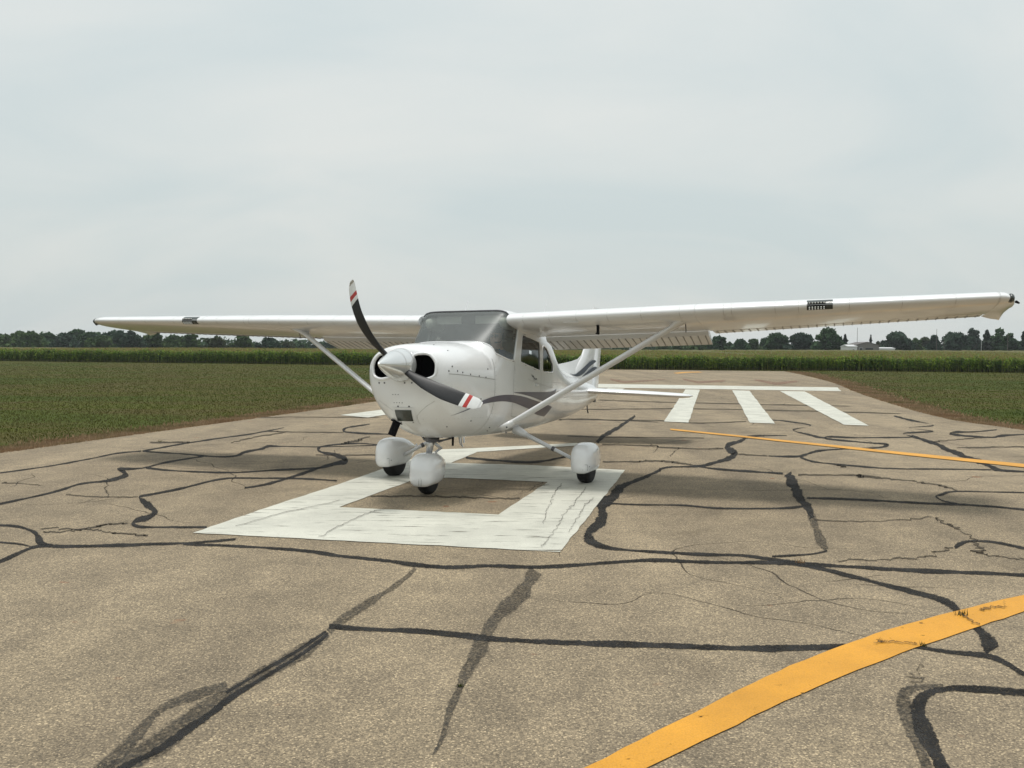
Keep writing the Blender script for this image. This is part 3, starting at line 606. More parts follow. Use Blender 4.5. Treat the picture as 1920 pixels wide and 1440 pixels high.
def wob(s, seed, amp):
    return amp * (math.sin(s * 0.9 + seed) + 0.6 * math.sin(s * 2.3 + seed * 2.1) + 0.5 * math.sin(s * 5.1 + seed * 3.7)) / 2
left_edge = pchip([-30, 0, 10, 18, 23, 40, 69], [-10.6, -10.3, -10.06, -9.75, -9.6, -9.5, -9.4])
right_edge = pchip([-30, 5, 14, 19, 21.5, 25, 31, 47, 60, 69], [9.5, 8.5, 7.0, 6.0, 5.3, 5.15, 5.2, 5.75, 5.6, 5.2])
ss = np.arange(-30, 68.6, 0.35)
rv, rf = [], []
for i, s in enumerate(ss):
    lo = float(left_edge(s)) + wob(s, 1.0, 0.10) + random.uniform(-0.05, 0.05)
    hi = float(right_edge(s)) + wob(s, 4.0, 0.13) + random.uniform(-0.06, 0.06)
    for k in range(5):
        p = rw(s, lo + (hi - lo) * k / 4); rv.append((p[0], p[1], 0.0))
    if i:
        b = (i - 1) * 5
        for k in range(4): rf.append((b + k, b + k + 1, b + k + 6, b + k + 5))
runway = tag(obj('runway', rv, rf, M['asphalt']), kind='structure')

def jitter_poly(P, step, amp):
    out = []
    n = len(P)
    for i in range(n):
        a, b = np.array(P[i]), np.array(P[(i + 1) % n]); L = np.linalg.norm(b - a); k = max(1, int(L / step))
        t = (b - a) / (L + 1e-9); nn = np.array([-t[1], t[0]])
        for q in range(k):
            out.append(a + (b - a) * q / k + nn * (random.uniform(-amp, amp) if q else 0))
    return out

def painted(name, outer, holes, z, mat, step=0.12, amp=0.008):
    bm = bmesh.new(); edges = []
    for P in [outer] + holes:
        pts = jitter_poly(P, step, amp)
        vs = [bm.verts.new((p[0], p[1], z)) for p in pts]
        for i in range(len(vs)): edges.append(bm.edges.new((vs[i], vs[(i + 1) % len(vs)])))
    bmesh.ops.triangle_fill(bm, edges=edges, use_beauty=True, use_dissolve=False)
    bmesh.ops.recalc_face_normals(bm, faces=bm.faces)
    if bm.faces and sum(f.normal.z for f in bm.faces) < 0: bmesh.ops.reverse_faces(bm, faces=bm.faces)
    me = bpy.data.meshes.new(name); bm.to_mesh(me); bm.free(); me.materials.append(mat)
    o = bpy.data.objects.new(name, me); COL.objects.link(o); o.parent = runway
    return o

painted('runway_number', PAINT['num_outer'], [PAINT['num_hole']], 0.006, M['paint_white'])
painted('threshold_line', PAINT['thr'], [], 0.006, M['paint_white'], 0.5, 0.015)
for k in ('bar0', 'bar1', 'bar2', 'bar3', 'bar5'): painted('threshold_bar', PAINT[k], [], 0.010, M['paint_white'], 0.6, 0.012)
painted('taxi_line', PAINT['yel1'], [], 0.006, M['paint_yellow'], 0.10, 0.005)
painted('taxi_line', PAINT['yel2'], [], 0.010, M['paint_yellow'], 0.4, 0.01)
painted('taxi_line', PAINT['yel3'], [], 0.006, M['paint_yellow'], 1.0, 0.03)
for q in RUST:
    P = [(a[0], a[1]) for a in q] + [(a[2], a[3]) for a in reversed(q)]
    painted('faded_marking', P, [], 0.006, M['paint_faded'], 0.7, 0.06)

def ribbon(name, rows, mat, z, over=0.9, jag=0.0):
    A = catmull([[r[0], r[1]] for r in rows], 12); B = catmull([[r[2], r[3]] for r in rows], 12)
    # even out the spacing, then fray
    Cc = (A + B) / 2; Hh = (A - B) / 2
    n = len(A); v, cross = [], []
    ph = random.uniform(0, 50)
    if jag:
        k1 = np.cumsum(rng.normal(0, 1, (n, 2)), axis=0); k1 -= np.linspace(0, 1, n)[:, None] * k1[-1]
        Cc = Cc + (k1 * 0.35 + rng.normal(0, 1, (n, 2))) * jag
    cum = np.r_[0, np.cumsum(np.linalg.norm(np.diff(Cc, axis=0), axis=1))]
    for i in range(n):
        s = cum[i]
        w = over * (1 + 0.16 * math.sin(s * 7 + ph) + 0.12 * math.sin(s * 17 + ph * 2) + random.uniform(-0.10, 0.10))
        off = 0.12 * math.sin(s * 5 + ph * 3) + random.uniform(-0.08, 0.08)
        for t, c in ((1, 0), (0.62, 1), (-0.62, 1), (-1, 0)):
            p = Cc[i] + Hh[i] * (t * w + off); v.append((p[0], p[1], z)); cross.append(c if 0 < i < n - 1 else 0)
    f = []
    for i in range(n - 1):
        for k in range(3): f.append((i * 4 + k, i * 4 + k + 1, i * 4 + k + 5, i * 4 + k + 4))
    o = obj(name, v, f, mat, runway)
    at = o.data.attributes.new('cross', 'FLOAT', 'POINT'); at.data.foreach_set('value', np.array(cross, np.float32))
    return o
for i, c in enumerate(CRACKS):
    kind, rows = c[0], c[1:]
    z = 0.0022 + 0.00004 * i
    if kind == 't': ribbon('crack_seal', rows, M['tar'], z)
    elif kind == 'w': ribbon('crack_seal', rows, M['tar_worn'], z, 1.35)
    elif kind == 'c': ribbon('hairline_crack', rows, M['crack'], z, 1.2, 0.02)
    else: ribbon('paint_crack', rows, M['crack'], z + 0.0095, 0.8, 0.009)

# fine secondary cracks, too many and too thin to follow one by one
hv, hc, hf = [], [], []
for k in range(120):
    s0, n0 = math.exp(random.uniform(math.log(5), math.log(48))), random.uniform(-9, 6)
    along_ = random.random() < 0.35; L = random.uniform(0.8, 3.5) * (0.5 + s0 / 25); a0 = random.uniform(-0.35, 0.35) + (math.pi / 2 if along_ else 0)
    p = rw(s0, n0); d = np.array([math.cos(a0), math.sin(a0)]); w = 0.0035 + 0.00022 * s0; st = 0.05 + s0 * 0.004
    b0 = len(hv); m = max(4, int(L / st))
    for i in range(m):
        d = d + rng.normal(0, 0.22, 2); d /= np.linalg.norm(d); p = p + d * st
        ww = w * (0.4 + 0.9 * math.sin(math.pi * i / (m - 1))) * random.uniform(0.6, 1.4); q = np.array([-d[1], d[0]]) * ww
        for sg, cc in ((1.6, 0), (0.5, 1), (-0.5, 1), (-1.6, 0)): hv.append((p[0] + q[0] * sg, p[1] + q[1] * sg, 0.0012)); hc.append(cc)
        if i:
            e = b0 + (i - 1) * 4
            for k2 in range(3): hf.append((e + k2, e + k2 + 1, e + k2 + 5, e + k2 + 4))
ho = tag(obj('fine_cracks', hv, hf, M['crack'], runway), kind='stuff')
ho.data.attributes.new('cross', 'FLOAT', 'POINT').data.foreach_set('value', np.array(hc, np.float32))

# ---------------------------------------------------------------- grass (stuff) on both sides of the runway
CORN = np.array([(-110, 118), (-67.23, 99.33), (-55.48, 94.77), (-44.29, 90.79), (-30.2, 87.6), (-13.42, 81.6), (-2.73, 74.31), (6.88, 68.6), (13.99, 68.8), (25.28, 68.9), (38.22, 65.29), (44.17, 63.54), (75, 55)], float)
def corn_y(x): return np.interp(x, CORN[:, 0], CORN[:, 1])

def blades(N, rmin, rmax, az0, az1, hmin, hmax, keep, wscale):
    r = np.exp(rng.uniform(math.log(rmin), math.log(rmax), N)); az = rng.uniform(R(az0), R(az1), N)
    x, y = r * np.sin(az), r * np.cos(az)
    s = x * D_R[0] + y * D_R[1]; n = x * N_R[0] + y * N_R[1]
    k = keep(x, y, s, n); x, y, r = x[k], y[k], r[k]
    return grow(x, y, r, hmin, hmax, wscale)
def grow(x, y, r, hmin, hmax, wscale):
    N = len(x)
    h = rng.uniform(hmin, hmax, N); w = wscale * np.clip(r / 14, 0.7, 5) * rng.uniform(0.6, 1.4, N)
    a = rng.uniform(0, 2 * math.pi, N); lx, ly = rng.normal(0, 0.35, N) * h, rng.normal(0, 0.35, N) * h
    v = np.empty((N, 3, 3), np.float32)
    v[:, 0] = np.c_[x - np.cos(a) * w, y - np.sin(a) * w, np.full(N, -0.03)]
    v[:, 1] = np.c_[x + np.cos(a) * w, y + np.sin(a) * w, np.full(N, -0.03)]
    v[:, 2] = np.c_[x + lx, y + ly, -0.03 + h]
    return v.reshape(-1, 3)
lf = lambda s: left_edge(s); rf_ = lambda s: right_edge(s)
keep_all = lambda x, y, s, n: ((n < lf(s) - 0.02) | (n > rf_(s) + 0.05) | (s > 68.6)) & (y < corn_y(x) + 0.5)
gv = blades(380000, 9, 100, -38, 38, 0.012, 0.038, keep_all, 0.006)
go = np_obj('grass', gv, np.arange(len(gv)), 3, M['grass'])
tag(go, 'short mown grass with brown patches on both sides of the runway', 'grass', kind='stuff')
fr = []
for side, edge in ((-1, left_edge), (1, right_edge)):
    N = 40000
    s = np.exp(rng.uniform(math.log(9), math.log(68), N)); off = np.abs(rng.normal(0, 0.30 + 0.004 * s, N)) - 0.09
    n = edge(s) + side * off; x = D_R[0] * s + N_R[0] * n; y = D_R[1] * s + N_R[1] * n
    fr.append(grow(x, y, np.hypot(x, y), 0.035, 0.08, 0.011))
fv = np.concatenate(fr)
tag(np_obj('dry_grass_fringe', fv, np.arange(len(fv)), 3, M['grass_dry']), 'dry reddish brown grass fringe along the runway edges', 'dry grass', kind='stuff')

def weed(x, y, size, label, nb=26):
    N = nb; xx = x + rng.normal(0, size * 0.28, N); yy = y + rng.normal(0, size * 0.15, N)
    v = grow(xx, yy, np.full(N, 10.0), size * 0.3, size * 0.9, 0.004).copy(); v[:, 2] += 0.03
    o = np_obj('weed_tuft', v, np.arange(len(v)), 3, M['grass_dry'] if random.random() < 0.5 else M['grass'])
    tag(o, label, 'weed', 'weeds growing in the pavement cracks')
weed(2.083, 6.251, 0.07, 'dry weed tuft where two sealed cracks cross right of the painted number')
weed(2.613, 5.001, 0.06, 'weed tuft in the crack at the upper edge of the yellow curve')
weed(1.951, 4.531, 0.04, 'small dry weed at the left edge of the yellow curve')
weed(2.139, 4.484, 0.035, 'tiny weed in the crack crossing the middle of the yellow curve')
weed(-0.23, 3.907, 0.025, 'tiny brown weed in the worn grey crack in the foreground')
weed(-5.69, 14.10, 0.06, 'low weed patch on the thin crack near the left grass')

# ---------------------------------------------------------------- corn field (stuff)
def corn_template(seed):
    r = random.Random(seed); T, mi = [], []
    H = r.uniform(0.88, 0.99)
    def tri(a, b, c, m): T.append((a, b, c)); mi.append(m)
    w = 0.014
    for k in range(3):
        a0, a1 = 2 * math.pi * k / 3, 2 * math.pi * (k + 1) / 3
        p = lambda a, z, s: (math.cos(a) * w * s, math.sin(a) * w * s, z)
        tri(p(a0, -0.03, 1), p(a1, -0.03, 1), p(a0, H, 0.5), 1); tri(p(a1, -0.03, 1), p(a1, H, 0.5), p(a0, H, 0.5), 1)
    base = r.uniform(0, math.pi)
    for k in range(9):
        z = 0.14 + (H - 0.18) * k / 8; az = base + math.pi * k + r.uniform(-0.6, 0.6)
        L = r.uniform(0.30, 0.46) * (1 - 0.35 * abs(k / 8 - 0.5)); lift = r.uniform(0.10, 0.24)
        d = np.array([math.cos(az), math.sin(az)]); q = np.array([-d[1], d[0]]); prev = None
        for t, ww in ((0, 0.012), (0.35, 0.028), (0.7, 0.022), (1.0, 0.002)):
            zz = z + lift * math.sin(t * 2.4) * 1.0 - 0.10 * t * t
            c = d * L * t; cur = ((c[0] + q[0] * ww, c[1] + q[1] * ww, zz), (c[0] - q[0] * ww, c[1] - q[1] * ww, zz - 0.006))
            if prev: tri(prev[0], prev[1], cur[0], 0); tri(prev[1], cur[1], cur[0], 0)
            prev = cur
    for k in range(5):
        az = r.uniform(0, 6.28); L = r.uniform(0.03, 0.09); top = H + r.uniform(0.10, 0.17)
        tri((0.007, 0, H - 0.02), (-0.007, 0.004, H - 0.02), (math.cos(az) * L, math.sin(az) * L, top), 2)
    return np.array(T, np.float32), np.array(mi)
def top_template(seed):
    r = random.Random(seed); T, mi = [], []
    for k in range(3):
        az = r.uniform(0, 6.28); L = r.uniform(0.03, 0.08)
        T.append(((0.012, 0, 0.86), (-0.012, 0.006, 0.86), (math.cos(az) * L, math.sin(az) * L, r.uniform(1.0, 1.10)))); mi.append(2)
    for k in range(1):
        az = r.uniform(0, 6.28); d = (math.cos(az), math.sin(az)); q = (-d[1] * 0.03, d[0] * 0.03)
        T.append(((q[0], q[1], 0.84), (-q[0], -q[1], 0.84), (d[0] * 0.25, d[1] * 0.25, r.uniform(0.93, 1.02)))); mi.append(0)
    return np.array(T, np.float32), np.array(mi)

def lift(x, y):
    """the field rises gently away from the runway"""
    f0 = corn_y(x); zf = np.interp(x, [-120, -20, 10, 60, 120], [0.36, 0.40, 0.60, 0.82, 0.92])
    return zf * np.clip((y - f0) / (172 - f0), 0, 1)
seg = np.diff(CORN, axis=0); sl = np.hypot(seg[:, 0], seg[:, 1]); cum = np.r_[0, np.cumsum(sl)]
def along(t):
    i = np.clip(np.searchsorted(cum, t) - 1, 0, len(sl) - 1); f = (t - cum[i]) / sl[i]
    p = CORN[i] + seg[i] * f[:, None]; nrm = np.c_[-seg[i, 1], seg[i, 0]] / sl[i][:, None]
    return p, nrm
tris, mids = [], []
def scatter(temps, x, y, sc, wide=1.0, dz=None):
    which = rng.integers(0, len(temps), len(x)); a = rng.uniform(0, 6.28, len(x))
    for k, (T, mi) in enumerate(temps):
        q = which == k
        if not q.any(): continue
        ca, sa = np.cos(a[q])[:, None, None], np.sin(a[q])[:, None, None]; s = sc[q][:, None, None]
        X, Y, Z = T[None, :, :, 0] * wide, T[None, :, :, 1] * wide, T[None, :, :, 2]
        out = np.stack([(X * ca - Y * sa) * s + x[q][:, None, None], (X * sa + Y * ca) * s + y[q][:, None, None], Z * s + (0 if dz is None else dz[q][:, None, None])], -1)
        tris.append(out.reshape(-1, 3, 3)); mids.append(np.tile(mi, q.sum()))
plants = [corn_template(k) for k in range(8)]
lo_t, hi_t = 40, cum[-1] - 12
for row in range(5):
    t = np.arange(lo_t, hi_t, 0.17); t = t + rng.uniform(-0.06, 0.06, len(t)); t = t[rng.uniform(0, 1, len(t)) > 0.10]
    p, nrm = along(t); d = 0.1 + row * 0.32 + rng.normal(0, 0.03, len(t))
    scatter(plants, p[:, 0] + nrm[:, 0] * d, p[:, 1] + nrm[:, 1] * d, np.interp(p[:, 0], [-20, 10], [1.17, 1.03]) * rng.uniform(0.86, 1.10, len(t)) * (1 + 0.05 * np.sin(t * 0.9) + 0.04 * np.sin(t * 2.7)), 1.45)
NT = 40000
t = rng.uniform(lo_t, hi_t, NT); p, nrm = along(t); d = 1.4 + 70 * rng.uniform(0, 1, NT) ** 1.6
xx, yy = p[:, 0] + nrm[:, 0] * d * 0.3, p[:, 1] + d
k = yy < 168
scatter([top_template(q) for q in range(6)], xx[k], yy[k], np.interp(xx[k], [-20, 10], [1.17, 1.03]) * rng.uniform(0.93, 1.08, k.sum()), 1.6, lift(xx[k], yy[k]))
# canopy of the field behind the first rows
cx = np.linspace(-118, 125, 240); cv, cf = [], []
fr_y = corn_y(cx)
NY = 70
for i, x in enumerate(cx):
    for j in range(NY):
        f = (j / (NY - 1)) ** 1.7; y = fr_y[i] + 1.1 + f * (172 - fr_y[i])
        cv.append((x + random.uniform(-.2, .2), y + random.uniform(-.1, .1), 0.86 * np.interp(x, [-20, 10], [1.17, 1.03]) + lift(x, y) + random.uniform(-0.09, 0.09)))
cv = np.array(cv, np.float32)
ct = []
for i in range(len(cx) - 1):
    for j in range(NY - 1):
        a = i * NY + j; ct += [(a, a + NY, a + NY + 1), (a, a + NY + 1, a + 1)]
tris.append(cv[np.array(ct)]); mids.append(np.full(len(ct), 3))
V = np.concatenate(tris).reshape(-1, 3); MI = np.concatenate(mids)
tag(np_obj('corn_field', V, np.arange(len(V)), 3, [M['corn_leaf'], M['corn_stalk'], M['corn_tassel'], M['corn_far']], mat_idx=MI),
    'tall green corn field with tan tassels beyond the end of the runway', 'corn field', kind='stuff')

# ---------------------------------------------------------------- trees on the horizon
ORD = ['first', 'second', 'third', 'fourth', 'fifth', 'sixth', 'seventh', 'eighth', 'ninth', 'tenth', 'eleventh', 'twelfth', 'thirteenth', 'fourteenth', 'fifteenth', 'sixteenth', 'seventeenth', 'eighteenth', 'nineteenth', 'twentieth', 'twenty-first', 'twenty-second', 'twenty-third', 'twenty-fourth', 'twenty-fifth', 'twenty-sixth', 'twenty-seventh', 'twenty-eighth', 'twenty-ninth', 'thirtieth', 'thirty-first']
def tree(x, y, h, w, style, label, group):
    r = np.random.default_rng(int(abs(x) * 31 + y * 7 + h * 100))
    root = bpy.data.objects.new('conifer_tree' if style == 2 else 'broadleaf_tree', None); COL.objects.link(root)
    root.location = (x, y, -0.03)
    tag(root, label, 'tree', group)
    mb = MB(); th = h * (0.92 if style == 2 else 0.55); tr = 0.028 * h
    lean = r.normal(0, 0.03, 2) * h
    mb.tube([(0, 0, 0), (lean[0] * .4, lean[1] * .4, th * .4), (lean[0], lean[1], th)], [tr, tr * .75, tr * .2], 7)
    if style != 2:
        for k in range(6):
            a = r.uniform(0, 6.28); z0 = h * r.uniform(.2, .45); L = w * r.uniform(.22, .4)
            mb.tube([(0, 0, z0), (math.cos(a) * L * .6, math.sin(a) * L * .6, z0 + h * .12), (math.cos(a) * L, math.sin(a) * L, z0 + h * .26)], [tr * .45, tr * .3, tr * .08], 5)
    mb.build('trunk', M['bark'], root)
    P, Nn = [], []
    if style == 2:
        n = 900
        z = h * (0.08 + 0.92 * r.uniform(0, 1, n) ** 1.25); rad = w * .5 * (1 - z / h) ** .8 * np.sqrt(r.uniform(.15, 1, n)) * (0.75 + 0.35 * np.sin(z * 5.0 + r.uniform(0, 6)))
        a = r.uniform(0, 6.28, n); P = np.c_[np.cos(a) * rad, np.sin(a) * rad, z]; size = 0.10 * w * np.ones(n)
    else:
        lobes = []
        nl = 9 if style == 0 else 7
        for k in range(nl):
            a = r.uniform(0, 6.28); q = r.uniform(0.12, 0.62) if k else 0
            zc = h * r.uniform(.34, .80) if k else h * .62
            rr = w * r.uniform(.17, .27) * (1.25 if k == 0 else 1)
            fall = 1 - 0.55 * max(0, (zc / h - .5) / .5)
            lobes.append((math.cos(a) * w * .5 * q * fall, math.sin(a) * w * .5 * q * fall, min(zc, h - rr * .85), rr, rr * r.uniform(.75, 1.0)))
        lobes.append((r.normal(0, .04) * w, 0, h - w * .17, w * .17, w * .17))
        lobes.append((-w * .33, 0, h * .36, w * .19, h * .2)); lobes.append((w * .33, 0, h * .38, w * .19, h * .2))
        for k in range(7):
            a = r.uniform(0, 6.28); zc = h * r.uniform(.45, .97); q = w * (.5 if zc < h * .7 else .30) * r.uniform(.6, 1.05); lobes.append((math.cos(a) * q, math.sin(a) * q, zc - w * .05, w * r.uniform(.05, .10), w * r.uniform(.05, .09)))
        PP = []
        for (lx, ly, lz, rx, rz) in lobes:
            n = int((150 if style == 0 else 95) * min(1, .2 + rx / w * 4))
            d = r.normal(0, 1, (n, 3)); d /= np.linalg.norm(d, axis=1)[:, None]
            q = r.uniform(0.35, 1.06, n) ** .6
            PP.append(np.c_[lx + d[:, 0] * rx * q, ly + d[:, 1] * rx * q, lz + d[:, 2] * rz * q])
        P = np.concatenate(PP); P = P[P[:, 2] > h * .06]; size = np.full(len(P), 0.055 * w + 0.10)
    n = len(P); size = size * r.uniform(.55, 1.3, n)
    e1 = r.normal(0, 1, (n, 3)); e1 /= np.linalg.norm(e1, axis=1)[:, None]
    e2 = np.cross(e1, r.normal(0, 1, (n, 3))); e2 /= np.linalg.norm(e2, axis=1)[:, None]
    e1 *= size[:, None]; e2 *= size[:, None] * .7
    v = np.stack([P - e1, P + e2 * .9, P + e1, P - e2], 1).reshape(-1, 3)
    np_obj('crown', v, np.arange(len(v)), 4, M[(('leaf_a', 'leaf_d', 'leaf_e', 'leaf_a')[int(r.integers(0, 4))], 'leaf_b', 'leaf_c')[style]], root)
    return root
kinds = ('dark rounded tree', 'olive loose tree', 'dark narrow conifer')
left = sorted([t for t in TREES if t[0] < 0]); right = sorted([t for t in TREES if t[0] >= 0], key=lambda t: t[0] / t[1])
left = sorted(left, key=lambda t: t[0] / t[1])
for grp, lst, where in (('trees beyond the corn left of the propeller', left, 'left'), ('trees beyond the corn right of the tail', right, 'right')):
    for i, (x, y, h, w, st) in enumerate(lst):
        size = 'tall ' if h > 5.6 else ('small ' if h < 3.4 else '')
        lab = f'{size}{kinds[st]}, {ORD[i]} from the left in the {where} tree line'
        tree(x, y, h, w, st, lab, grp)
# the wood that closes the view behind them, too far to tell trees apart
WV = []
for x in np.arange(-260, 300, 1.1):
    y = 300 + rng.uniform(-12, 12); hh = 3.2 + 1.0 * math.sin(x * 0.045) + 0.8 * math.sin(x * 0.17 + 1) + rng.uniform(-.5, .7)
    n = 60; d = rng.normal(0, 1, (n, 3)); d /= np.linalg.norm(d, axis=1)[:, None]
    P = np.c_[x + d[:, 0] * 1.8, y + d[:, 1] * 1.8, hh * .5 + d[:, 2] * hh * .52 * rng.uniform(.6, 1, n)]
    e1 = rng.normal(0, 1, (n, 3)) * .38; e2 = rng.normal(0, 1, (n, 3)) * .38
    WV.append(np.stack([P - e1, P + e2, P + e1, P - e2], 1).reshape(-1, 3))
WV = np.concatenate(WV); WV[:, 2] = np.maximum(WV[:, 2], -.03)
tag(np_obj('distant_wood', WV, np.arange(len(WV)), 4, M['leaf_a']), 'far low wood along the whole horizon behind the single trees', 'wood', kind='stuff')

# ---------------------------------------------------------------- farm buildings and poles behind the corn
def gable(name, label, x0, x1, y, depth, eave, peak, wall, roof, windows=(), door=None, over=0.12, ridge='x'):
    root = bpy.data.objects.new(name, None); COL.objects.link(root); root.location = ((x0 + x1) / 2, y, -0.03)
    tag(root, label, 'building')
    w = (x1 - x0) / 2; e, pk = eave + .03, peak + .03
    mb = MB()
    if ridge == 'y':   # gable end faces the camera
        prof = [(-w, 0), (w, 0), (w, e), (0, pk), (-w, e)]
        mb.add([(a, 0, z) for a, z in prof] + [(a, depth, z) for a, z in prof], [(4, 3, 2, 1, 0), (5, 6, 7, 8, 9), (0, 1, 6, 5), (1, 2, 7, 6), (4, 0, 5, 9)])
        mb.build('wall', wall, root)
        mb = MB(); t = .08
        for s in (-1, 1):
            a, b = (s * (w + over), e - over * (pk - e) / w), (0, pk)
            mb.add([(a[0], -over, a[1] + .01), (b[0], -over, b[1] + .01), (b[0], depth + over, b[1] + .01), (a[0], depth + over, a[1] + .01),
                    (a[0], -over, a[1] + t), (b[0], -over, b[1] + t), (b[0], depth + over, b[1] + t), (a[0], depth + over, a[1] + t)],
                   [(0, 1, 2, 3), (7, 6, 5, 4), (0, 4, 5, 1), (2, 6, 7, 3), (0, 3, 7, 4)])
    else:
        mb.box((0, depth / 2, e / 2), (2 * w, depth, e)); mb.build('wall', wall, root)
        mb = MB()
        o_ = over
        mb.add([(-w - o_, -o_, e), (w + o_, -o_, e), (w + o_, depth / 2, pk), (-w - o_, depth / 2, pk), (-w - o_, depth + o_, e), (w + o_, depth + o_, e),
                (-w - o_, -o_, e - .06), (w + o_, -o_, e - .06), (w + o_, depth + o_, e - .06), (-w - o_, depth + o_, e - .06)],
               [(0, 1, 2, 3), (3, 2, 5, 4), (0, 6, 7, 1), (4, 5, 8, 9), (0, 3, 4, 9, 6), (1, 7, 8, 5, 2), (6, 9, 8, 7)])
    mb.build('roof', roof, root)
    for (a, z, ww, hh) in windows:
        f = MB().box((a, -0.03, z), (ww + .1, .06, hh + .1)).build('window', M['siding_white'], root)
        MB().box((a, -0.075, z), (ww, .03, hh)).build('pane', M['pane'], f)
    if door: MB().box((door[0], -0.03, door[2] / 2), (door[1], .06, door[2])).build('door', M['pane'], root)
    return root
gable('farm_house', 'grey gabled farm building behind the corn on the right', 69.8, 74.6, 178, 6, 2.75, 3.35, M['siding'], M['shingle'], [(-1.3, 1.9, .6, .6)], (0.4, 1.5, 2.2), ridge='y')
gable('shed', 'small white shed with pale roof left of the grey farm building', 67.9, 69.72, 177, 4, 2.5, 2.85, M['siding_white'], M['metal_roof'], [(0.2, 1.7, .35, .4)])
gable('long_shed', 'long low white shed right of the grey farm building', 75.2, 78.7, 180, 4, 2.15, 2.36, M['siding_white'], M['metal_roof'], [(-.8, 1.6, .4, .3), (.7, 1.6, .4, .3)])
def pole(x, y, h, r, arm, label, mat):
    root = bpy.data.objects.new('utility_pole', None); COL.objects.link(root); root.location = (x, y, -.03)
    tag(root, label, 'pole', 'poles behind the corn')
    MB().tube([(0, 0, 0), (0, 0, h * .5), (0, 0, h)], [r, r * .85, r * .65], 8).build('shaft', mat, root)
    if arm: MB().box((0, -r, h * .93), (arm, .07, .07)).build('crossarm', mat, root)
pole(71.3, 181, 6.4, .055, 0, 'thin tall mast rising behind the grey farm building', M['wood_pole'])
pole(87.7, 181, 6.25, .055, 0, 'thin tall mast between the trees right of the farm', M['wood_pole'])
pole(94.3, 176, 4.0, .05, 0, 'short pale pole in front of the right trees', M['metal_roof'])
pole(99.6, 176, 5.1, .07, .8, 'wooden utility pole with crossarm near the right edge', M['wood_pole'])
pole(86.8, 176, 3.9, .05, 0, 'short dark pole left of the pale pole', M['wood_pole'])

# ---------------------------------------------------------------- the airplane
# its own frame: x = pilot's left, y = aft, z = up; origin on the ground under the firewall
PLANE = Matrix(((0.93979, 0.34174, 0.00051, -0.8088), (-0.34145, 0.93894, 0.04236, 9.0692), (0.014, -0.03999, 0.9991, 0.0), (0, 0, 0, 1)))
air = bpy.data.objects.new('airplane', None); COL.objects.link(air)
air.matrix_world = PLANE
tag(air, 'white high-wing single-engine propeller airplane with navy stripes parked on the runway number', 'airplane')

# --- fuselage surface: rows of (y, half width, top, bottom, widest height, upper exponent, lower exponent)
ROWS = np.array([
 (-0.745, 0.03, 1.365, 1.29, 1.33, 2.2, 2.2), (-0.742, 0.13, 1.432, 1.20, 1.33, 2.3, 2.2), (-0.728, 0.235, 1.477, 1.10, 1.32, 2.4, 2.2),
 (-0.700, 0.325, 1.510, 1.00, 1.30, 2.5, 2.2), (-0.655, 0.392, 1.534, 0.915, 1.28, 2.5, 2.2), (-0.59, 0.436, 1.549, 0.842, 1.27, 2.5, 2.25),
 (-0.49, 0.462, 1.562, 0.762, 1.26, 2.5, 2.3), (-0.35, 0.480, 1.575, 0.688, 1.25, 2.5, 2.35), (-0.18, 0.497, 1.589, 0.632, 1.24, 2.55, 2.4), (0.0, 0.511, 1.600, 0.603, 1.23, 2.6, 2.5),
 (0.2, 0.524, 1.609, 0.594, 1.21, 2.65, 2.6), (0.335, 0.530, 1.614, 0.590, 1.20, 2.7, 2.7), (0.355, 0.531, 1.628, 0.590, 1.20, 2.9, 2.7), (0.45, 0.536, 1.705, 0.588, 1.20, 3.8, 2.75), (0.55, 0.541, 1.785, 0.587, 1.20, 5.0, 2.8),
 (0.72, 0.547, 1.920, 0.585, 1.20, 7.5, 2.9), (0.80, 0.550, 1.982, 0.583, 1.20, 11.0, 3.0), (0.86, 0.552, 2.002, 0.582, 1.20, 11.0, 3.0), (1.3, 0.554, 2.015, 0.580, 1.20, 9.0, 3.1),
 (1.9, 0.553, 2.000, 0.583, 1.20, 5.6, 3.1), (2.3, 0.545, 1.930, 0.590, 1.20, 4.6, 3.0), (2.6, 0.520, 1.810, 0.598, 1.18, 3.8, 2.9), (2.95, 0.480, 1.650, 0.609, 1.14, 3.1, 2.8),
 (3.4, 0.418, 1.515, 0.624, 1.10, 2.7, 2.7), (4.0, 0.335, 1.420, 0.646, 1.06, 2.5, 2.6), (4.7, 0.255, 1.345, 0.685, 1.04, 2.4, 2.5), (5.4, 0.180, 1.275, 0.752, 1.03, 2.3, 2.4),
 (6.0, 0.118, 1.215, 0.832, 1.03, 2.2, 2.3), (6.5, 0.065, 1.165, 0.905, 1.035, 2.1, 2.2), (6.72, 0.030, 1.12, 0.955, 1.04, 2.0, 2.0)])
_t = np.r_[0, np.cumsum(np.linalg.norm(np.diff(ROWS[:, :4], axis=0), axis=1))]
_par = [pchip(_t, ROWS[:, k]) for k in range(7)]
_tofy = pchip(ROWS[:, 0], _t)
def sec(y):
    t = float(_tofy(y)); return [float(f(t)) for f in _par]
def side_x(y, z):
    _, W, zt, zb, zc, nt, nb = sec(y)
    if z >= zc: q, e = (z - zc) / (zt - zc), nt
    else: q, e = (zc - z) / (zc - zb), nb
    return W * max(0.0, 1 - min(q, 1) ** e) ** (1 / e)
def top_z(y, x):
    _, W, zt, zb, zc, nt, nb = sec(y); return zc + (zt - zc) * max(0, 1 - min(1, abs(x) / W) ** nt) ** (1 / nt)
def bot_z(y, x):
    _, W, zt, zb, zc, nt, nb = sec(y); return zc - (zc - zb) * max(0, 1 - min(1, abs(x) / W) ** nb) ** (1 / nb)
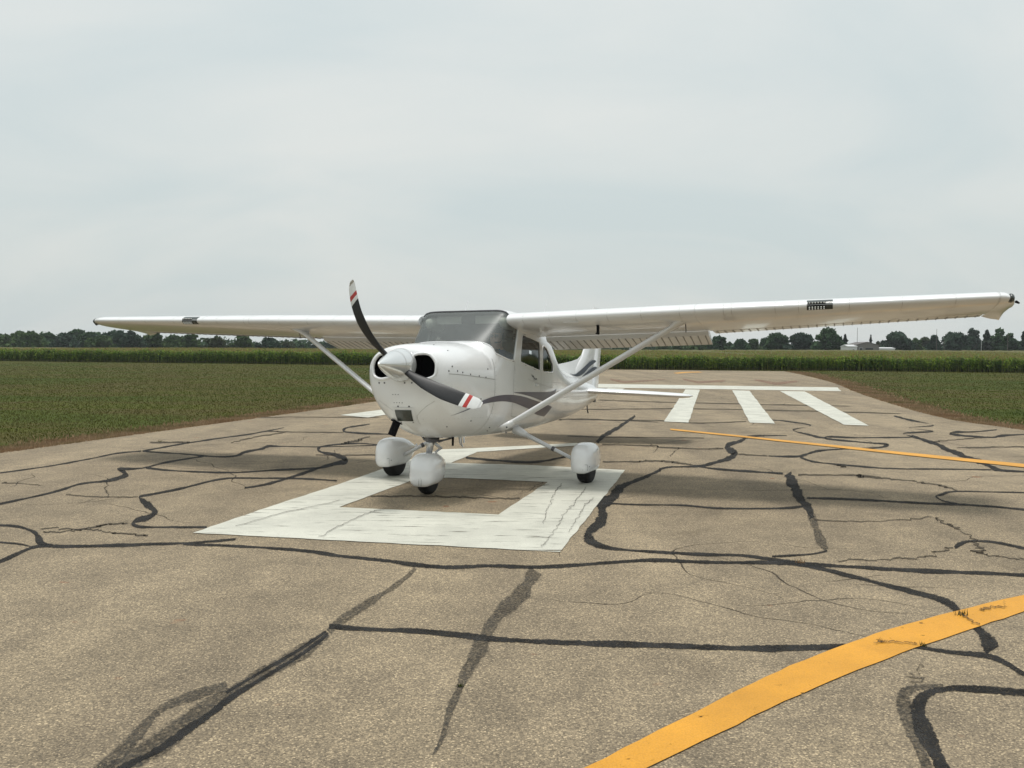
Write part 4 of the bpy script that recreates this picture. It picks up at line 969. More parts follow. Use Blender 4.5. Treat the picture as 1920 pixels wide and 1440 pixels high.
def front_y(x, z):
    """where the cowl's nose is met at lateral x, height z"""
    def g(t):
        W, zt, zb, zc, nt, nb = [float(f(t)) for f in _par[1:]]
        q = (z - zc) / (zt - zc) if z > zc else (zc - z) / (zc - zb); e = nt if z > zc else nb
        return (abs(x) / W) ** e + abs(q) ** e - 1
    a, b = _t[0], _t[11]
    for _ in range(40):
        m = (a + b) / 2
        if g(m) > 0: a = m
        else: b = m
    return float(_par[0]((a + b) / 2))
HALF = 84
def ring(t):
    y, W, zt, zb, zc, nt, nb = [float(f(t)) for f in _par]
    q = np.linspace(-math.pi / 2, math.pi / 2, 700)
    e = np.where(q < 0, nb, nt)
    x = W * np.abs(np.cos(q)) ** (2 / e); z = zc + np.where(q < 0, zc - zb, zt - zc) * np.sign(q) * np.abs(np.sin(q)) ** (2 / e)
    L = np.r_[0, np.cumsum(np.hypot(np.diff(x), np.diff(z)))]; s = np.linspace(0, L[-1], HALF)
    xs, zs = np.interp(s, L, x), np.interp(s, L, z); xs[0] = xs[-1] = 0
    right = [(a, y, b) for a, b in zip(xs, zs)]
    return right + [(-a, y, b) for a, b in zip(xs[-2:0:-1], zs[-2:0:-1])]
ts = np.concatenate([np.linspace(0, _t[7], 70, endpoint=False), np.linspace(_t[7], float(_tofy(0.3)), 30, endpoint=False),
                     np.array([float(_tofy(v)) for v in np.arange(0.3, 2.5, 0.0125)]), np.linspace(float(_tofy(2.5)), _t[-1], 70)])
rings = [ring(t) for t in ts]; NR = len(rings[0])

W2 = round_poly([(1.175, 1.745), (1.83, 1.685), (1.845, 1.335), (1.10, 1.425)], 0.05)
W3 = round_poly([(1.945, 1.655), (2.12, 1.625), (2.42, 1.42), (2.41, 1.325), (1.935, 1.325)], 0.06)
INLET = round_poly([(0.105, 1.225), (0.105, 1.45), (0.27, 1.46), (0.345, 1.37), (0.335, 1.24), (0.25, 1.205)], 0.06)
ub = pchip([0.3, 0.43, 0.6, 0.75, 0.93], [1.56, 1.50, 1.46, 1.44, 1.43])
ROOF_Y = 0.815
def is_glass(x, y, z):
    return y > 0.345 + 0.09 * min(1, abs(x) / 0.5) ** 2 and z > float(ub(y)) and y < 0.905 + (z - 1.43) * 0.34 and (y < ROOF_Y or z < 1.93)
body, ws, liner = [], [], []
for i in range(len(rings) - 1):
    for j in range(NR):
        k = (j + 1) % NR
        c = (np.array(rings[i][j]) + np.array(rings[i][k]) + np.array(rings[i + 1][j]) + np.array(rings[i + 1][k])) / 4
        x, y, z = c; f = (i * NR + j, (i + 1) * NR + j, (i + 1) * NR + k, i * NR + k)
        if 0.3 < y < 1.3 and is_glass(x, y, z): ws.append(f); continue
        if 1.0 < y < 2.5 and abs(x) > 0.2 and (in_poly(y, z, W2) or in_poly(y, z, W3)): continue
        if y < -0.5 and z > 1.15 and in_poly(abs(x), z, INLET): continue
        body.append(f)
        if 0.36 < y < 2.6: liner.append(f)
verts = [p for r_ in rings for p in r_]
def compact(vs, fs):
    used = sorted({i for f in fs for i in f}); mp = {u: i for i, u in enumerate(used)}
    return [vs[u] for u in used], [tuple(mp[i] for i in f) for f in fs]
v_, f_ = compact(verts, body)
fus = obj('fuselage', v_, f_, M['white'], air); autosmooth(fus, 35)
v_, f_ = compact(verts, ws)
obj('windshield', [(x * .996, y + .003, z - .002) for x, y, z in v_], f_, M['windshield'], air, smooth=True)
v_, f_ = compact(verts, liner)
obj('cabin_liner', [(x * .965, y, (z - 1.2) * .97 + 1.2) for x, y, z in v_], f_, M['interior'], air, smooth=True)

def side_strip(top, bot, side, off, k=6, sub=10):
    """patch between two curves in (y, z), laid on the fuselage side"""
    T, B = catmull(top, sub), catmull(bot, sub); n = min(len(T), len(B)); mb = MB()
    rows = []
    for i in range(n):
        row = []
        for q in range(k):
            f = q / (k - 1); y, z = T[i] * (1 - f) + B[i] * f; row.append((side * (side_x(y, z) + off), y, z))
        rows.append(row)
    mb.loft(rows, close=False, cap=False)
    return mb
def pane(name, poly, side):
    cy, cz = np.mean(poly, axis=0); mb = MB(); k = 8
    rows = [[(side * (side_x(cy + (y - cy) * q / k, cz + (z - cz) * q / k) - 0.006), cy + (y - cy) * q / k, cz + (z - cz) * q / k) for (y, z) in poly] for q in range(1, k + 1)]
    mb.loft(rows, close=True, cap=False)
    b = [(side * (side_x(cy, cz) - 0.006), cy, cz)]
    n = len(poly); mb.add(b + rows[0], [(0, 1 + j, 1 + (j + 1) % n) for j in range(n)])
    return mb.build(name, M['window'], air, smooth=True)
def edge_tube(pts, r, closed):
    mb = MB(); P = [Vector(p) for p in pts]; n = 6; rings_ = []
    m = len(P)
    for i, p in enumerate(P):
        a, b = (P[i - 1], P[(i + 1) % m]) if closed else (P[max(i - 1, 0)], P[min(i + 1, m - 1)])
        t = (b - a).normalized(); ref = Vector((1, 0.2, 0.1)); e1 = (ref - t * ref.dot(t)).normalized(); e2 = t.cross(e1)
        rings_.append([p + e1 * r * math.cos(6.2832 * q / n) + e2 * r * math.sin(6.2832 * q / n) for q in range(n)])
    if closed: rings_.append(rings_[0])
    return mb.loft(rings_, True, not closed)
for s in (1, -1):
    for nm, P in (('door_window', W2), ('rear_side_window', W3)):
        o = pane(nm, P, s)
        edge_tube([(s * (side_x(y, z) + 0.001), y, z) for y, z in P], 0.007, True).build('window_frame', M['white'], o, smooth=True)
# windshield edging: base, door posts and roof edge
base = [(x, 0.345 + 0.09 * (abs(x) / .5) ** 2) for x in np.linspace(-.47, .47, 40)]
basec = [(x, y, top_z(y, x)) for x, y in base]
sidec = [(y, float(ub(y))) for y in np.linspace(0.44, 0.905, 16)]
full = [(-side_x(y, z), y, z) for y, z in reversed(sidec)] + [p for p in basec if p[2] > 1.50] + [(side_x(y, z), y, z) for y, z in sidec]
edge_tube(full, 0.008, False).build('windshield_edging', M['white'], air, smooth=True)
for s in (1, -1):
    post = [(0.905 + (z - 1.43) * 0.34, z) for z in np.linspace(1.43, 1.93, 12)]
    edge_tube([(s * side_x(y, z), y, z) for y, z in post], 0.014, False).build('door_post', M['white'], air, smooth=True)
rp_ = [(x, ROOF_Y, top_z(ROOF_Y, x) + 0.004) for x in np.linspace(-.52, .52, 30)]
edge_tube(rp_, 0.009, False).build('roof_edge_seal', M['steel_dark'], air, smooth=True)

# cowl air inlets
for s in (1, -1):
    pts = [(s * x, front_y(x, z), z) for x, z in INLET]
    lip = edge_tube(pts, 0.016, True).build('air_inlet', M['white'], air, smooth=True)
    mb = MB(); rr = [pts] + [[(x * q2, y + d, 1.335 + (z - 1.335) * q) for x, y, z in pts] for d, q, q2 in ((0.06, 1.0, 1.0), (0.22, .95, .97))]
    mb.loft(rr, True, False); n = len(pts); mb.add(rr[-1], [tuple(range(n))])
    mb.build('inlet_duct', M['black'], lip)
# landing light window in the chin
def chin_patch(x0, x1, z0, z1, off, mat, name, parent, k=8, skew=0.0):
    rows = []
    for i in range(k + 1):
        z = z0 + (z1 - z0) * i / k; row = []
        for j in range(k + 1):
            x = x0 + (x1 - x0) * j / k + skew * (z - z0); row.append((x, front_y(x, z) - off, z - off * .5))
        rows.append(row)
    mb = MB(); mb.loft(rows, False, False)
    return mb.build(name, mat, parent, smooth=True)
fr_ = chin_patch(-0.185, 0.06, 0.778, 0.935, 0.004, M['metal_white'], 'landing_light_frame', air, skew=0.26)
chin_patch(-0.152, 0.032, 0.80, 0.912, 0.008, M['lens_dark'], 'lens', fr_, skew=0.26)

# fasteners and panel seams
mb = MB()
def stud(y, z, r=0.0085, s=1): 
    x = side_x(y, z); mb.disc((s * (x + .001), y, z), (s, 0, 0), r, 7, th=.003)
for s in (1, -1):
    for y, z in [(-.55, 1.335), (-.47, 1.293), (-.37, 1.281), (-.21, 1.264), (-.02, 1.250), (.14, 1.238), (-.60, 1.29), (.20, 1.325), (.05, 1.014), (0.0, .79), (-.30, .74), (.55, .70), (.60, .66)]: stud(y, z, s=s)
for x, z in [(-.26, 1.172), (-.195, 1.172), (.03, 1.173), (.105, 1.174), (-.075, .945), (.045, .945), (-.12, .785), (.02, .787)]:
    mb.disc((x, front_y(x, z) - .003, z), (0, -1, 0), .008, 7)
for x, z in [(-.11, 1.06), (-.08, 1.06), (-.05, 1.06), (-.11, .98), (-.08, .98), (-.05, .98), (-.02, .98)]: mb.disc((x, front_y(x, z) - .002, z), (0, -1, 0), .004, 6)
for x in (-.35, -.2, .2, .35): mb.disc((x, -.45, top_z(-.45, x) + .001), (0, 0, 1), .007, 7)
mb.build('fasteners', M['screw'], air)['kind'] = 'stuff'
mb = MB(); mb2 = MB()
def seam(pts, w=.0035, s=1, target=None):
    P = [np.array(p) for p in catmull(pts, 8)]
    for a, b in zip(P[:-1], P[1:]):
        t = (b - a) / (np.linalg.norm(b - a) + 1e-9); nn = np.array([-t[1], t[0]]) * w
        q = [a + nn, b + nn, b - nn, a - nn]
        (target or mb).add([(s * (side_x(y, z) + .0016), y, z) for y, z in q], [(0, 1, 2, 3)])
for s in (1, -1):
    seam([(-.60, 1.262), (-.3, 1.252), (0.1, 1.232), (.36, 1.218)], s=s)                                # cowl split
    seam([(.36, 1.44), (.37, 1.2), (.37, .95), (.36, .68)], s=s)                                       # firewall
    seam([(.22, 1.50), (.255, 1.38), (.27, 1.34), (.30, 1.345), (.295, 1.39), (.26, 1.51)], .003, s, mb2)
    seam([(.93, 1.42), (.90, 1.2), (.90, .95), (.93, .86), (1.02, .80), (1.6, .80), (1.72, .85), (1.86, 1.0), (1.88, 1.35)], s=s)   # door
    seam([(2.0, 1.30), (2.0, 1.0), (2.0, .70)], .003, s, mb2)
    seam([(2.7, 1.50), (2.7, 1.1), (2.7, .72)], .003, s, mb2); seam([(3.6, 1.40), (3.6, 1.0), (3.6, .72)], .003, s, mb2); seam([(4.6, 1.28), (4.6, 1.0), (4.6, .76)], .003, s, mb2)
    seam([(1.4, 1.23), (1.9, 1.17), (2.4, 1.13)], .005, s, mb2)
tag(mb.build('panel_seams', M['seam'], air), kind='stuff'); tag(mb2.build('fine_seams', M['seam_fine'], air), kind='stuff')
rv_ = MB()
def rivet(y, z, s): rv_.disc((s * (side_x(y, z) + .0008), y, z), (s, 0, 0), .0045, 6, th=.0012)
for s in (1, -1):
    for y, z0, z1 in ((.40, .72, 1.40), (.96, .84, 1.36), (2.04, .72, 1.28), (2.74, .74, 1.46), (3.64, .74, 1.36), (4.64, .78, 1.26), (3.15, .74, 1.42), (4.1, .76, 1.3)):
        for z in np.arange(z0, z1, .045): rivet(y, z, s)
    for z in (.80, 1.0, 1.2):
        for y in np.arange(2.1, 5.2, .06): rivet(y, z, s)
    for y in np.arange(-.55, .34, .06): rivet(y, .82 + .0 * y, s)
tag(rv_.build('rivet_rows', M['seam_fine'], air), kind='stuff')
# chin seams running back from the nose
mb = MB()
for s in (1, -1):
    prev = None
    for z, x in ((1.00, .30), (.95, .22), (.90, .15), (.85, .09), (.78, .075), (.70, .10)):
        p = np.array((s * x, front_y(x, z) - .002, z))
        if prev is not None: mb.tube([prev, p], .0022, 4)
        prev = p
tag(mb.build('chin_seams', M['seam_fine'], air), kind='stuff')
# stripes
S1T = [(-0.394, 0.852), (-0.17, 0.917), (0.03, 0.982), (0.293, 1.029), (0.588, 1.051), (0.91, 1.049), (1.272, 1.025), (1.673, 0.977), (1.992, 0.942), (2.482, 0.884)]
S1B = [(-0.394, 0.850), (-0.17, 0.905), (0.031, 0.949), (0.294, 0.974), (0.589, 0.982), (0.911, 0.963), (1.274, 0.911), (1.571, 0.864), (1.827, 0.806), (2.25, 0.765)]
S2T = [(0.909, 1.077), (1.171, 1.081), (1.776, 1.079), (2.222, 1.077), (2.455, 1.091), (2.642, 1.117)]
S2B = [(0.909, 1.075), (1.171, 1.057), (1.568, 1.018), (2.034, 0.965), (2.411, 0.985), (2.642, 1.115)]
for s in (1, -1):
    tag(side_strip(S1T, S1B, s, .004).build('stripe', M['navy'], air, smooth=True), 'long navy crescent stripe')
    tag(side_strip(S2T, S2B, s, .004).build('stripe', M['navy'], air, smooth=True), 'short navy stripe behind the crescent')
    # small dark script mark under the door window
    mk = MB()
    for P in ([(1.515, 1.285), (1.56, 1.262), (1.60, 1.268)], [(1.565, 1.275), (1.60, 1.245), (1.605, 1.215)], [(1.615, 1.25), (1.65, 1.235), (1.66, 1.228), (1.69, 1.240), (1.72, 1.228)]):
        Q = catmull(P, 6)
        for a, b in zip(Q[:-1], Q[1:]):
            t = (b - a) / np.linalg.norm(b - a); nn = np.array([-t[1], t[0]]) * .008
            mk.add([(s * (side_x(y, z) + .003), y, z) for y, z in (a + nn, b + nn, b - nn, a - nn)], [(0, 1, 2, 3)])
    tag(mk.build('script_mark', M['screw'], air), kind='stuff')
    h = MB().box((s * (side_x(1.72, 1.16) + .006), 1.72, 1.16), (.012, .11, .022)).build('door_handle', M['metal_white'], air)

# --- spinner and propeller
SC = (0.0, 1.345)
prof = [(-1.215, .0015), (-1.20, .014), (-1.16, .035), (-1.09, .066), (-1.0, .100), (-.92, .126), (-.85, .147), (-.80, .158), (-.765, .163), (-.75, .160)]
mb = MB(); mb.loft([[(SC[0] + r * math.cos(a), y, SC[1] + r * math.sin(a)) for a in np.linspace(0, 2 * math.pi, 40, endpoint=False)] for y, r in prof], True, True)
prop = autosmooth(mb.build('propeller', M['spinner'], air), 50)
mb = MB(); 
for yy in (-.80, -.905):
    rr = float(np.interp(yy, [p[0] for p in prof], [p[1] for p in prof])) + .0008
    mb.loft([[(r2 * math.cos(a), yy + d, SC[1] + r2 * math.sin(a)) for a in np.linspace(0, 2 * math.pi, 40, endpoint=False)] for d, r2 in ((-.003, rr - .001), (.003, rr + .001))], True, False)
tag(mb.build('spinner_seam', M['seam'], prop), kind='stuff')
def blade(ang, name):
    rs = np.linspace(.09, .955, 44); rings_, mi = [], []
    for r in rs:
        f = (r - .09) / .865; a = R(float(ang(f)))
        c = float(np.interp(f, [0, .12, .3, .55, .8, .94, 1], [.055, .085, .125, .150, .138, .110, .05])); th = float(np.interp(f, [0, .3, 1], [.05, .022, .006]))
        be = R(float(np.interp(f, [0, .3, 1], [52, 36, 17])))
        d = Vector((math.cos(a), 0, math.sin(a))); t = Vector((-math.sin(a), 0, math.cos(a))); ax = Vector((0, 1, 0))
        u = t * math.cos(be) + ax * math.sin(be); w = -t * math.sin(be) + ax * math.cos(be)
        o = Vector((SC[0], -.86, SC[1])) + d * r
        rings_.append([o + u * (c / 2 * math.cos(q)) + w * (th / 2 * math.sin(q)) for q in np.linspace(0, 2 * math.pi, 12, endpoint=False)])
        mi.append(0 if r < .735 else 1 if r < .775 else 2 if r < .815 else 1 if r > .815 else 0)
    mb = MB()
    for i in range(len(rings_) - 1): mb.loft([rings_[i], rings_[i + 1]], True, i == len(rings_) - 2, mi[i])
    o = mb.build(name, [M['blade'], M['blade_white'], M['blade_red']], prop)
    bm = bmesh.new(); bm.from_mesh(o.data); bmesh.ops.remove_doubles(bm, verts=bm.verts, dist=1e-5); bm.to_mesh(o.data); bm.free()
    autosmooth(o, 60)
blade(lambda f: np.interp(f, [0, .3, .6, 1], [140, 137, 131, 121]), 'blade')
blade(lambda f: np.interp(f, [0, .3, .6, 1], [-32, -30, -27, -23]), 'blade')

# --- wings
def naca(x, t=.12, m=.02, p=.4):
    yt = 5 * t * (.2969 * math.sqrt(x) - .126 * x - .3516 * x * x + .2843 * x ** 3 - .1036 * x ** 4)
    yc = m / p ** 2 * (2 * p * x - x * x) if x < p else m / (1 - p) ** 2 * ((1 - 2 * p) + 2 * p * x - x * x)
    return yc + yt, yc - yt
def wing_par(l):
    k = max(0, (l - 2.62) / (5.35 - 2.62)); c = 1.63 - .50 * k; le = .70 + .10 * k
    return le, c, 1.885 + .024 * (l - .6), R(4.9)
def wpt(s, l, x, yy, dz=0.0):
    le, c, z, i = wing_par(l)
    return (s * l, le + x * c * math.cos(i) + yy * c * math.sin(i), z - x * c * math.sin(i) + yy * c * math.cos(i) + dz)
XS = [.5 * (1 - math.cos(q)) for q in np.linspace(0, math.pi, 40)]
def sec_pts(s, l, xa, xb, thick=1.0):
    xs = [x for x in XS if xa < x < xb]; xs = [xa] + xs + [xb]
    up = [(x, naca(x)[0]) for x in xs]; lo = [(x, naca(x)[1]) for x in xs]
    pts = list(reversed(up)) + (lo[1:] if xa == 0 else lo)
    return [wpt(s, l, x, y * thick) for x, y in pts]
def surf(s, l, x, lower, off=0.0):
    u, d = naca(x); y = d if lower else u
    p = wpt(s, l, x, y + (-off if lower else off) / wing_par(l)[1]); return p
FH, AH = .735, .775
for s in (1, -1):
    ls = [.535, .56, .6, 1.0, 1.5, 2.0, 2.575]
    mb = MB(); rings_ = [sec_pts(s, l, 0, FH, 1.0) for l in ls]
    if s < 0: rings_ = [list(reversed(r_)) for r_ in rings_]
    mb.loft(rings_, True, True)
    ls = [2.577, 3.0, 3.6, 4.2, 4.8, 5.2, 5.35]
    rings_ = [sec_pts(s, l, 0, AH) for l in ls]
    if s < 0: rings_ = [list(reversed(r_)) for r_ in rings_]
    mb.loft(rings_, True, True)
    wing = autosmooth(mb.build('wing', M['white'], air), 40)
    # tip fairing, drooped at its trailing corner
    mb = MB(); rings_ = []
    for l, x0, th, dr in ((5.352, 0, 1, 0), (5.40, .01, .96, .002), (5.45, .05, .84, .006), (5.49, .13, .62, .012), (5.515, .27, .36, .018), (5.525, .42, .10, .022)):
        pts = []
        le, c, zz, inc = wing_par(5.35)
        xe = 1.0 + .05 * min(1, (l - 5.35) / .1); xs = [x0 + (xe - x0) * x for x in XS]
        for sg in (1, -1):
            for x, xo in (zip(reversed(xs), reversed(XS)) if sg > 0 else list(zip(xs, XS))[1:]):
                u, d = naca(xo); y = ((u if sg > 0 else d) - (u + d) / 2) * th + (u + d) / 2
                droop = dr + (.016 * max(0, (xo - .6) / .4) ** 1.6) * min(1, (l - 5.35) / .08)
                pts.append((s * l, le + x * c * math.cos(inc), zz + .024 * (l - 5.35) - x * c * math.sin(inc) + y * c - droop))
        rings_.append(pts if s > 0 else list(reversed(pts)))
    mb.loft(rings_, True, True)
    tip = autosmooth(mb.build('wing_tip', M['white'], air), 40)
    mb = MB(); cx, cy, cz = wpt(s, 5.43, .10, .0)
    rr = []
    for q in np.linspace(0, math.pi, 9):
        rr.append([(cx + s * .035 * math.sin(q) * math.cos(a) + s * .02, cy - .075 * math.cos(q) + .0, cz + .045 * math.sin(q) * math.sin(a)) for a in np.linspace(0, 2 * math.pi, 12, endpoint=False)])
    mb.loft(rr, True, False); mb.build('navigation_light', M['lens_dark'], tip, smooth=True)
    MB().tube([wpt(s, 5.50, .12, -.03), wpt(s, 5.53, .16, -.035)], [.014, .009], 8).build('position_light', M['black'], tip)
    # flap, lowered a little, with pressed beads
    def ctrl(l, x, lower, xa, defl, shift, off=0):
        le, c, z, inc = wing_par(l); u, d = naca(x); y = d if lower else u
        if x <= xa + 1e-6: y = d + (u - d) * (.35 if lower else .75)
        y += (-off if lower else off) / c
        hx, hy = xa, naca(xa)[1]; dx, dy = x - hx, y - hy; a = -defl
        rx, ry = dx * math.cos(a) - dy * math.sin(a), dx * math.sin(a) + dy * math.cos(a)
        return wpt(s, l, hx + rx + shift[0], hy + ry + shift[1])
    def panel(name, l0, l1, xa, defl, shift, beads):
        xs = np.linspace(xa, .998, 9); rings_ = []
        for l in np.linspace(l0, l1, 6):
            r_ = [ctrl(l, x, False, xa, defl, shift) for x in reversed(xs)] + [ctrl(l, x, True, xa, defl, shift) for x in xs]
            rings_.append(r_ if s > 0 else list(reversed(r_)))
        mb = MB(); mb.loft(rings_, True, True); o = autosmooth(mb.build(name, M['white'], air), 40)
        bd = MB()
        for l in np.linspace(l0 + .04, l1 - .04, beads):
            for lower in (True, False):
                P = [ctrl(l, x, lower, xa, defl, shift, .001) for x in np.linspace(xa + .035, .985, 5)]
                bd.tube(P, [.0065] * 5, 5)
        bd.build('pressed_beads', M['seam'], o, smooth=True)['kind'] = 'stuff'  # seam grey stands in for the shading along each bead
        return o
    panel('flap', .60, 2.56, FH, R(13), (.012, -.022), 23)
    panel('aileron', 2.60, 5.335, AH, R(0.5), (.006, .0), 30)
    # leading-edge skin seams
    sm = MB()
    for l in (.72, 1.02, 1.32, 1.66, 2.02, 2.42, 2.86, 2.94, 3.36, 3.58, 4.05, 4.52, 4.98, 5.34):
        for lower in (False, True):
            P = [surf(s, l, x, lower, .0008) for x in [.0, .004, .012, .03, .06, .10, .16, .24]]
            Q = [(p[0] + .0045, p[1], p[2]) for p in P]; P = [(p[0] - .0045 + .003, p[1], p[2]) for p in P]
            sm.loft([P, Q], False, False)
    tag(sm.build('skin_seams', M['seam_fine'], wing), kind='stuff')
    # leading-edge landing light
    l0, l1 = 3.66, 3.90
    def le_patch(l0, l1, off, xs_lo, xs_up, name, mat, parent):
        rows = []
        for l in np.linspace(l0, l1, 4): rows.append([surf(s, l, x, False, off) for x in reversed(xs_up)] + [surf(s, l, x, True, off) for x in xs_lo])
        m_ = MB(); m_.loft(rows, False, False); return m_.build(name, mat, parent, smooth=True)
    ll = le_patch(l0, l1, .003, [.0005, .004, .012, .024, .036], [.0, .004, .012, .026, .044], 'leading_edge_light', M['lens_dark'], air)
    a, b = (l0 + .01, l1 - .065) if s > 0 else (l0 + .08, l1 - .01)
    le_patch(a, b, .0045, [.0005, .004, .012, .022, .03], [.0, .003, .008], 'reflector_box', M['black'], ll)
    ld = MB()
    for l in np.linspace(a + .015, b - .015, 6):
        for x, lower in ((.003, False), (.004, True), (.017, True)):
            ld.disc(surf(s, l, x, lower, .007), (0, -1, -.2), .0075, 8)
    tag(ld.build('lamps', M['led'], ll), kind='stuff')
    # strut with fairings
    lo, hi = Vector((s * .535, .62, .690)), Vector((s * 2.36, 1.10, 1.832))
    d = (hi - lo)
    st = MB().tube([lo + d * q for q in (0, .03, .5, .97, 1.0)], [.040, .036, .036, .036, .04], 14, flat=(1.55, .78), up=(0, 1, -.25)).build('wing_strut', M['metal_white'], air, smooth=True)
    MB().tube([lo - d * .012, lo + d * .02, lo + d * .06], [.042, .042, .036], 14, flat=(1.6, .82), up=(0, 1, -.25)).build('lower_cuff', M['white'], st, smooth=True)
    up_ = MB(); rr = []
    for q, wd, tk in ((.90, .042, .030), (.94, .062, .040), (.97, .10, .052), (.995, .150, .075), (1.012, .175, .095)):
        c = lo + d * q; rr.append([c + Vector((s * tk * math.cos(a), wd * math.sin(a), 0)) for a in np.linspace(0, 2 * math.pi, 16, endpoint=False)])
    up_.loft(rr, True, True); up_.build('upper_cuff', M['white'], st, smooth=True)
    tb = MB()
    for r_, q in ((lo + d * .01 + Vector((s * .04, -.05, .0)), 0), (lo + d * .0 + Vector((s * .045, -.03, -.045)), 0)): tb.disc(r_, (s * .6, -1, 0), .009, 8)
    tag(tb.build('bolt', M['screw'], st), kind='stuff')
    td = MB(); p = Vector(wpt(s, 2.42, .28, naca(.28)[1])); td.tube([p + Vector((0, 0, .0)), p + Vector((0, .01, -.035)), p + Vector((0, .03, -.06)), p + Vector((0, .02, -.085))], .0055, 6)
    td.build('tie_down_ring', M['steel_dark'], wing)
# pitot mast under the left wing
p = Vector(wpt(1, 1.50, .17, naca(.17)[1])); mb = MB()
mb.box(p + Vector((0, 0, -.045)), (.022, .045, .10)); mb.tube([p + Vector((0, .02, -.09)), p + Vector((0, -.08, -.092))], [.012, .008], 10)
mb.build('pitot_mast', M['black'], air)
# stall vent and fuel vent details
MB().box(Vector(wpt(1, 1.25, .05, naca(.05)[1])) + Vector((0, 0, -.002)), (.16, .02, .008)).build('fuel_vent', M['metal_white'], air)
# whip antennas on the roof
for x, y, tz in ((-.33, 1.55, .20), (.66, 1.6, .19)):
    z0 = 2.0 if abs(x) < .5 else 1.95
    MB().tube([(x, y, z0), (x + .035, y + .04, z0 + tz)], [.008, .004], 6).build('antenna', M['metal_white'], air)

# --- tail
def fin_ring(z, ya, yb, th):
    pts = []
    for x in XS[::2] + [1.0]: pts.append((naca(x, .09, 0)[0] * th * 8 * .09 / .09 * (yb - ya) * .11 / .11 if False else th * naca(x, .12, 0)[0] / .06, ya + (yb - ya) * x, z))
    return pts + [(-a, b, c) for a, b, c in reversed(pts[1:-1])]
mb = MB(); lev = [(1.10, 5.0, 6.42, .03), (1.25, 5.05, 6.47, .034), (1.40, 5.25, 6.52, .034), (1.55, 5.52, 6.57, .034), (1.65, 5.72, 6.60, .034), (1.80, 5.90, 6.65, .034), (2.1, 6.12, 6.75, .03), (2.45, 6.38, 6.86, .022), (2.54, 6.48, 6.88, .008)]
mb.loft([fin_ring(*q) for q in lev], True, True); autosmooth(mb.build('fin', M['white'], air), 45)
mb = MB(); lev = [(.93, 6.44, 6.72, .012), (1.05, 6.44, 6.81, .018), (1.25, 6.475, 6.88, .022), (1.55, 6.575, 6.96, .022), (1.83, 6.665, 7.05, .022), (2.1, 6.755, 7.12, .018), (2.45, 6.865, 7.20, .013), (2.55, 6.89, 7.20, .005)]
mb.loft([fin_ring(*q) for q in lev], True, True); rud = autosmooth(mb.build('rudder', M['white'], air), 45)
mb = MB()
for z, ya, yb, th in lev[1:-1:1]:
    pass
for z in np.arange(1.12, 2.4, .11):
    ya = np.interp(z, [q[0] for q in lev], [q[1] for q in lev]); yb = np.interp(z, [q[0] for q in lev], [q[2] for q in lev]); th = np.interp(z, [q[0] for q in lev], [q[3] for q in lev])
    for s in (1, -1): mb.tube([(s * th * .8, ya + .08, z), (s * .004, yb - .02, z)], .004, 5)
mb.build('pressed_beads', M['metal_white'], rud)['kind'] = 'stuff'
# dorsal fillet
mb = MB(); dz = [(4.05, 1.415, 1.462), (4.6, 1.35, 1.502), (5.1, 1.30, 1.548), (5.5, 1.26, 1.60), (5.75, 1.23, 1.68), (5.92, 1.22, 1.80)]
rr = [[(.030, y, zb_), (.014, y, (zb_ + zt_) / 2), (.002, y, zt_), (-.002, y, zt_), (-.014, y, (zb_ + zt_) / 2), (-.030, y, zb_)] for y, zb_, zt_ in dz]
mb.loft(rr, True, True); autosmooth(mb.build('dorsal_fin', M['white'], air), 50)
def fin_strip(T, B, s):
    T, B = catmull(T, 8), catmull(B, 8); n = min(len(T), len(B)); rows = []
    for i in range(n): rows.append([(s * .0385, *(T[i] * (1 - f) + B[i] * f)) for f in (0, .5, 1)])
    mb = MB(); mb.loft(rows, False, False); return mb
F1T = [(4.92, 1.358), (5.227, 1.346), (5.644, 1.44), (6.108, 1.565), (6.404, 1.61), (6.552, 1.598)]
F1B = [(4.92, 1.354), (5.322, 1.312), (5.712, 1.361), (6.11, 1.483), (6.468, 1.566), (6.552, 1.594)]
F2T = [(5.646, 1.317), (6.157, 1.444), (6.469, 1.496), (6.629, 1.479)]
F2B = [(5.646, 1.313), (5.813, 1.334), (6.229, 1.395), (6.629, 1.475)]
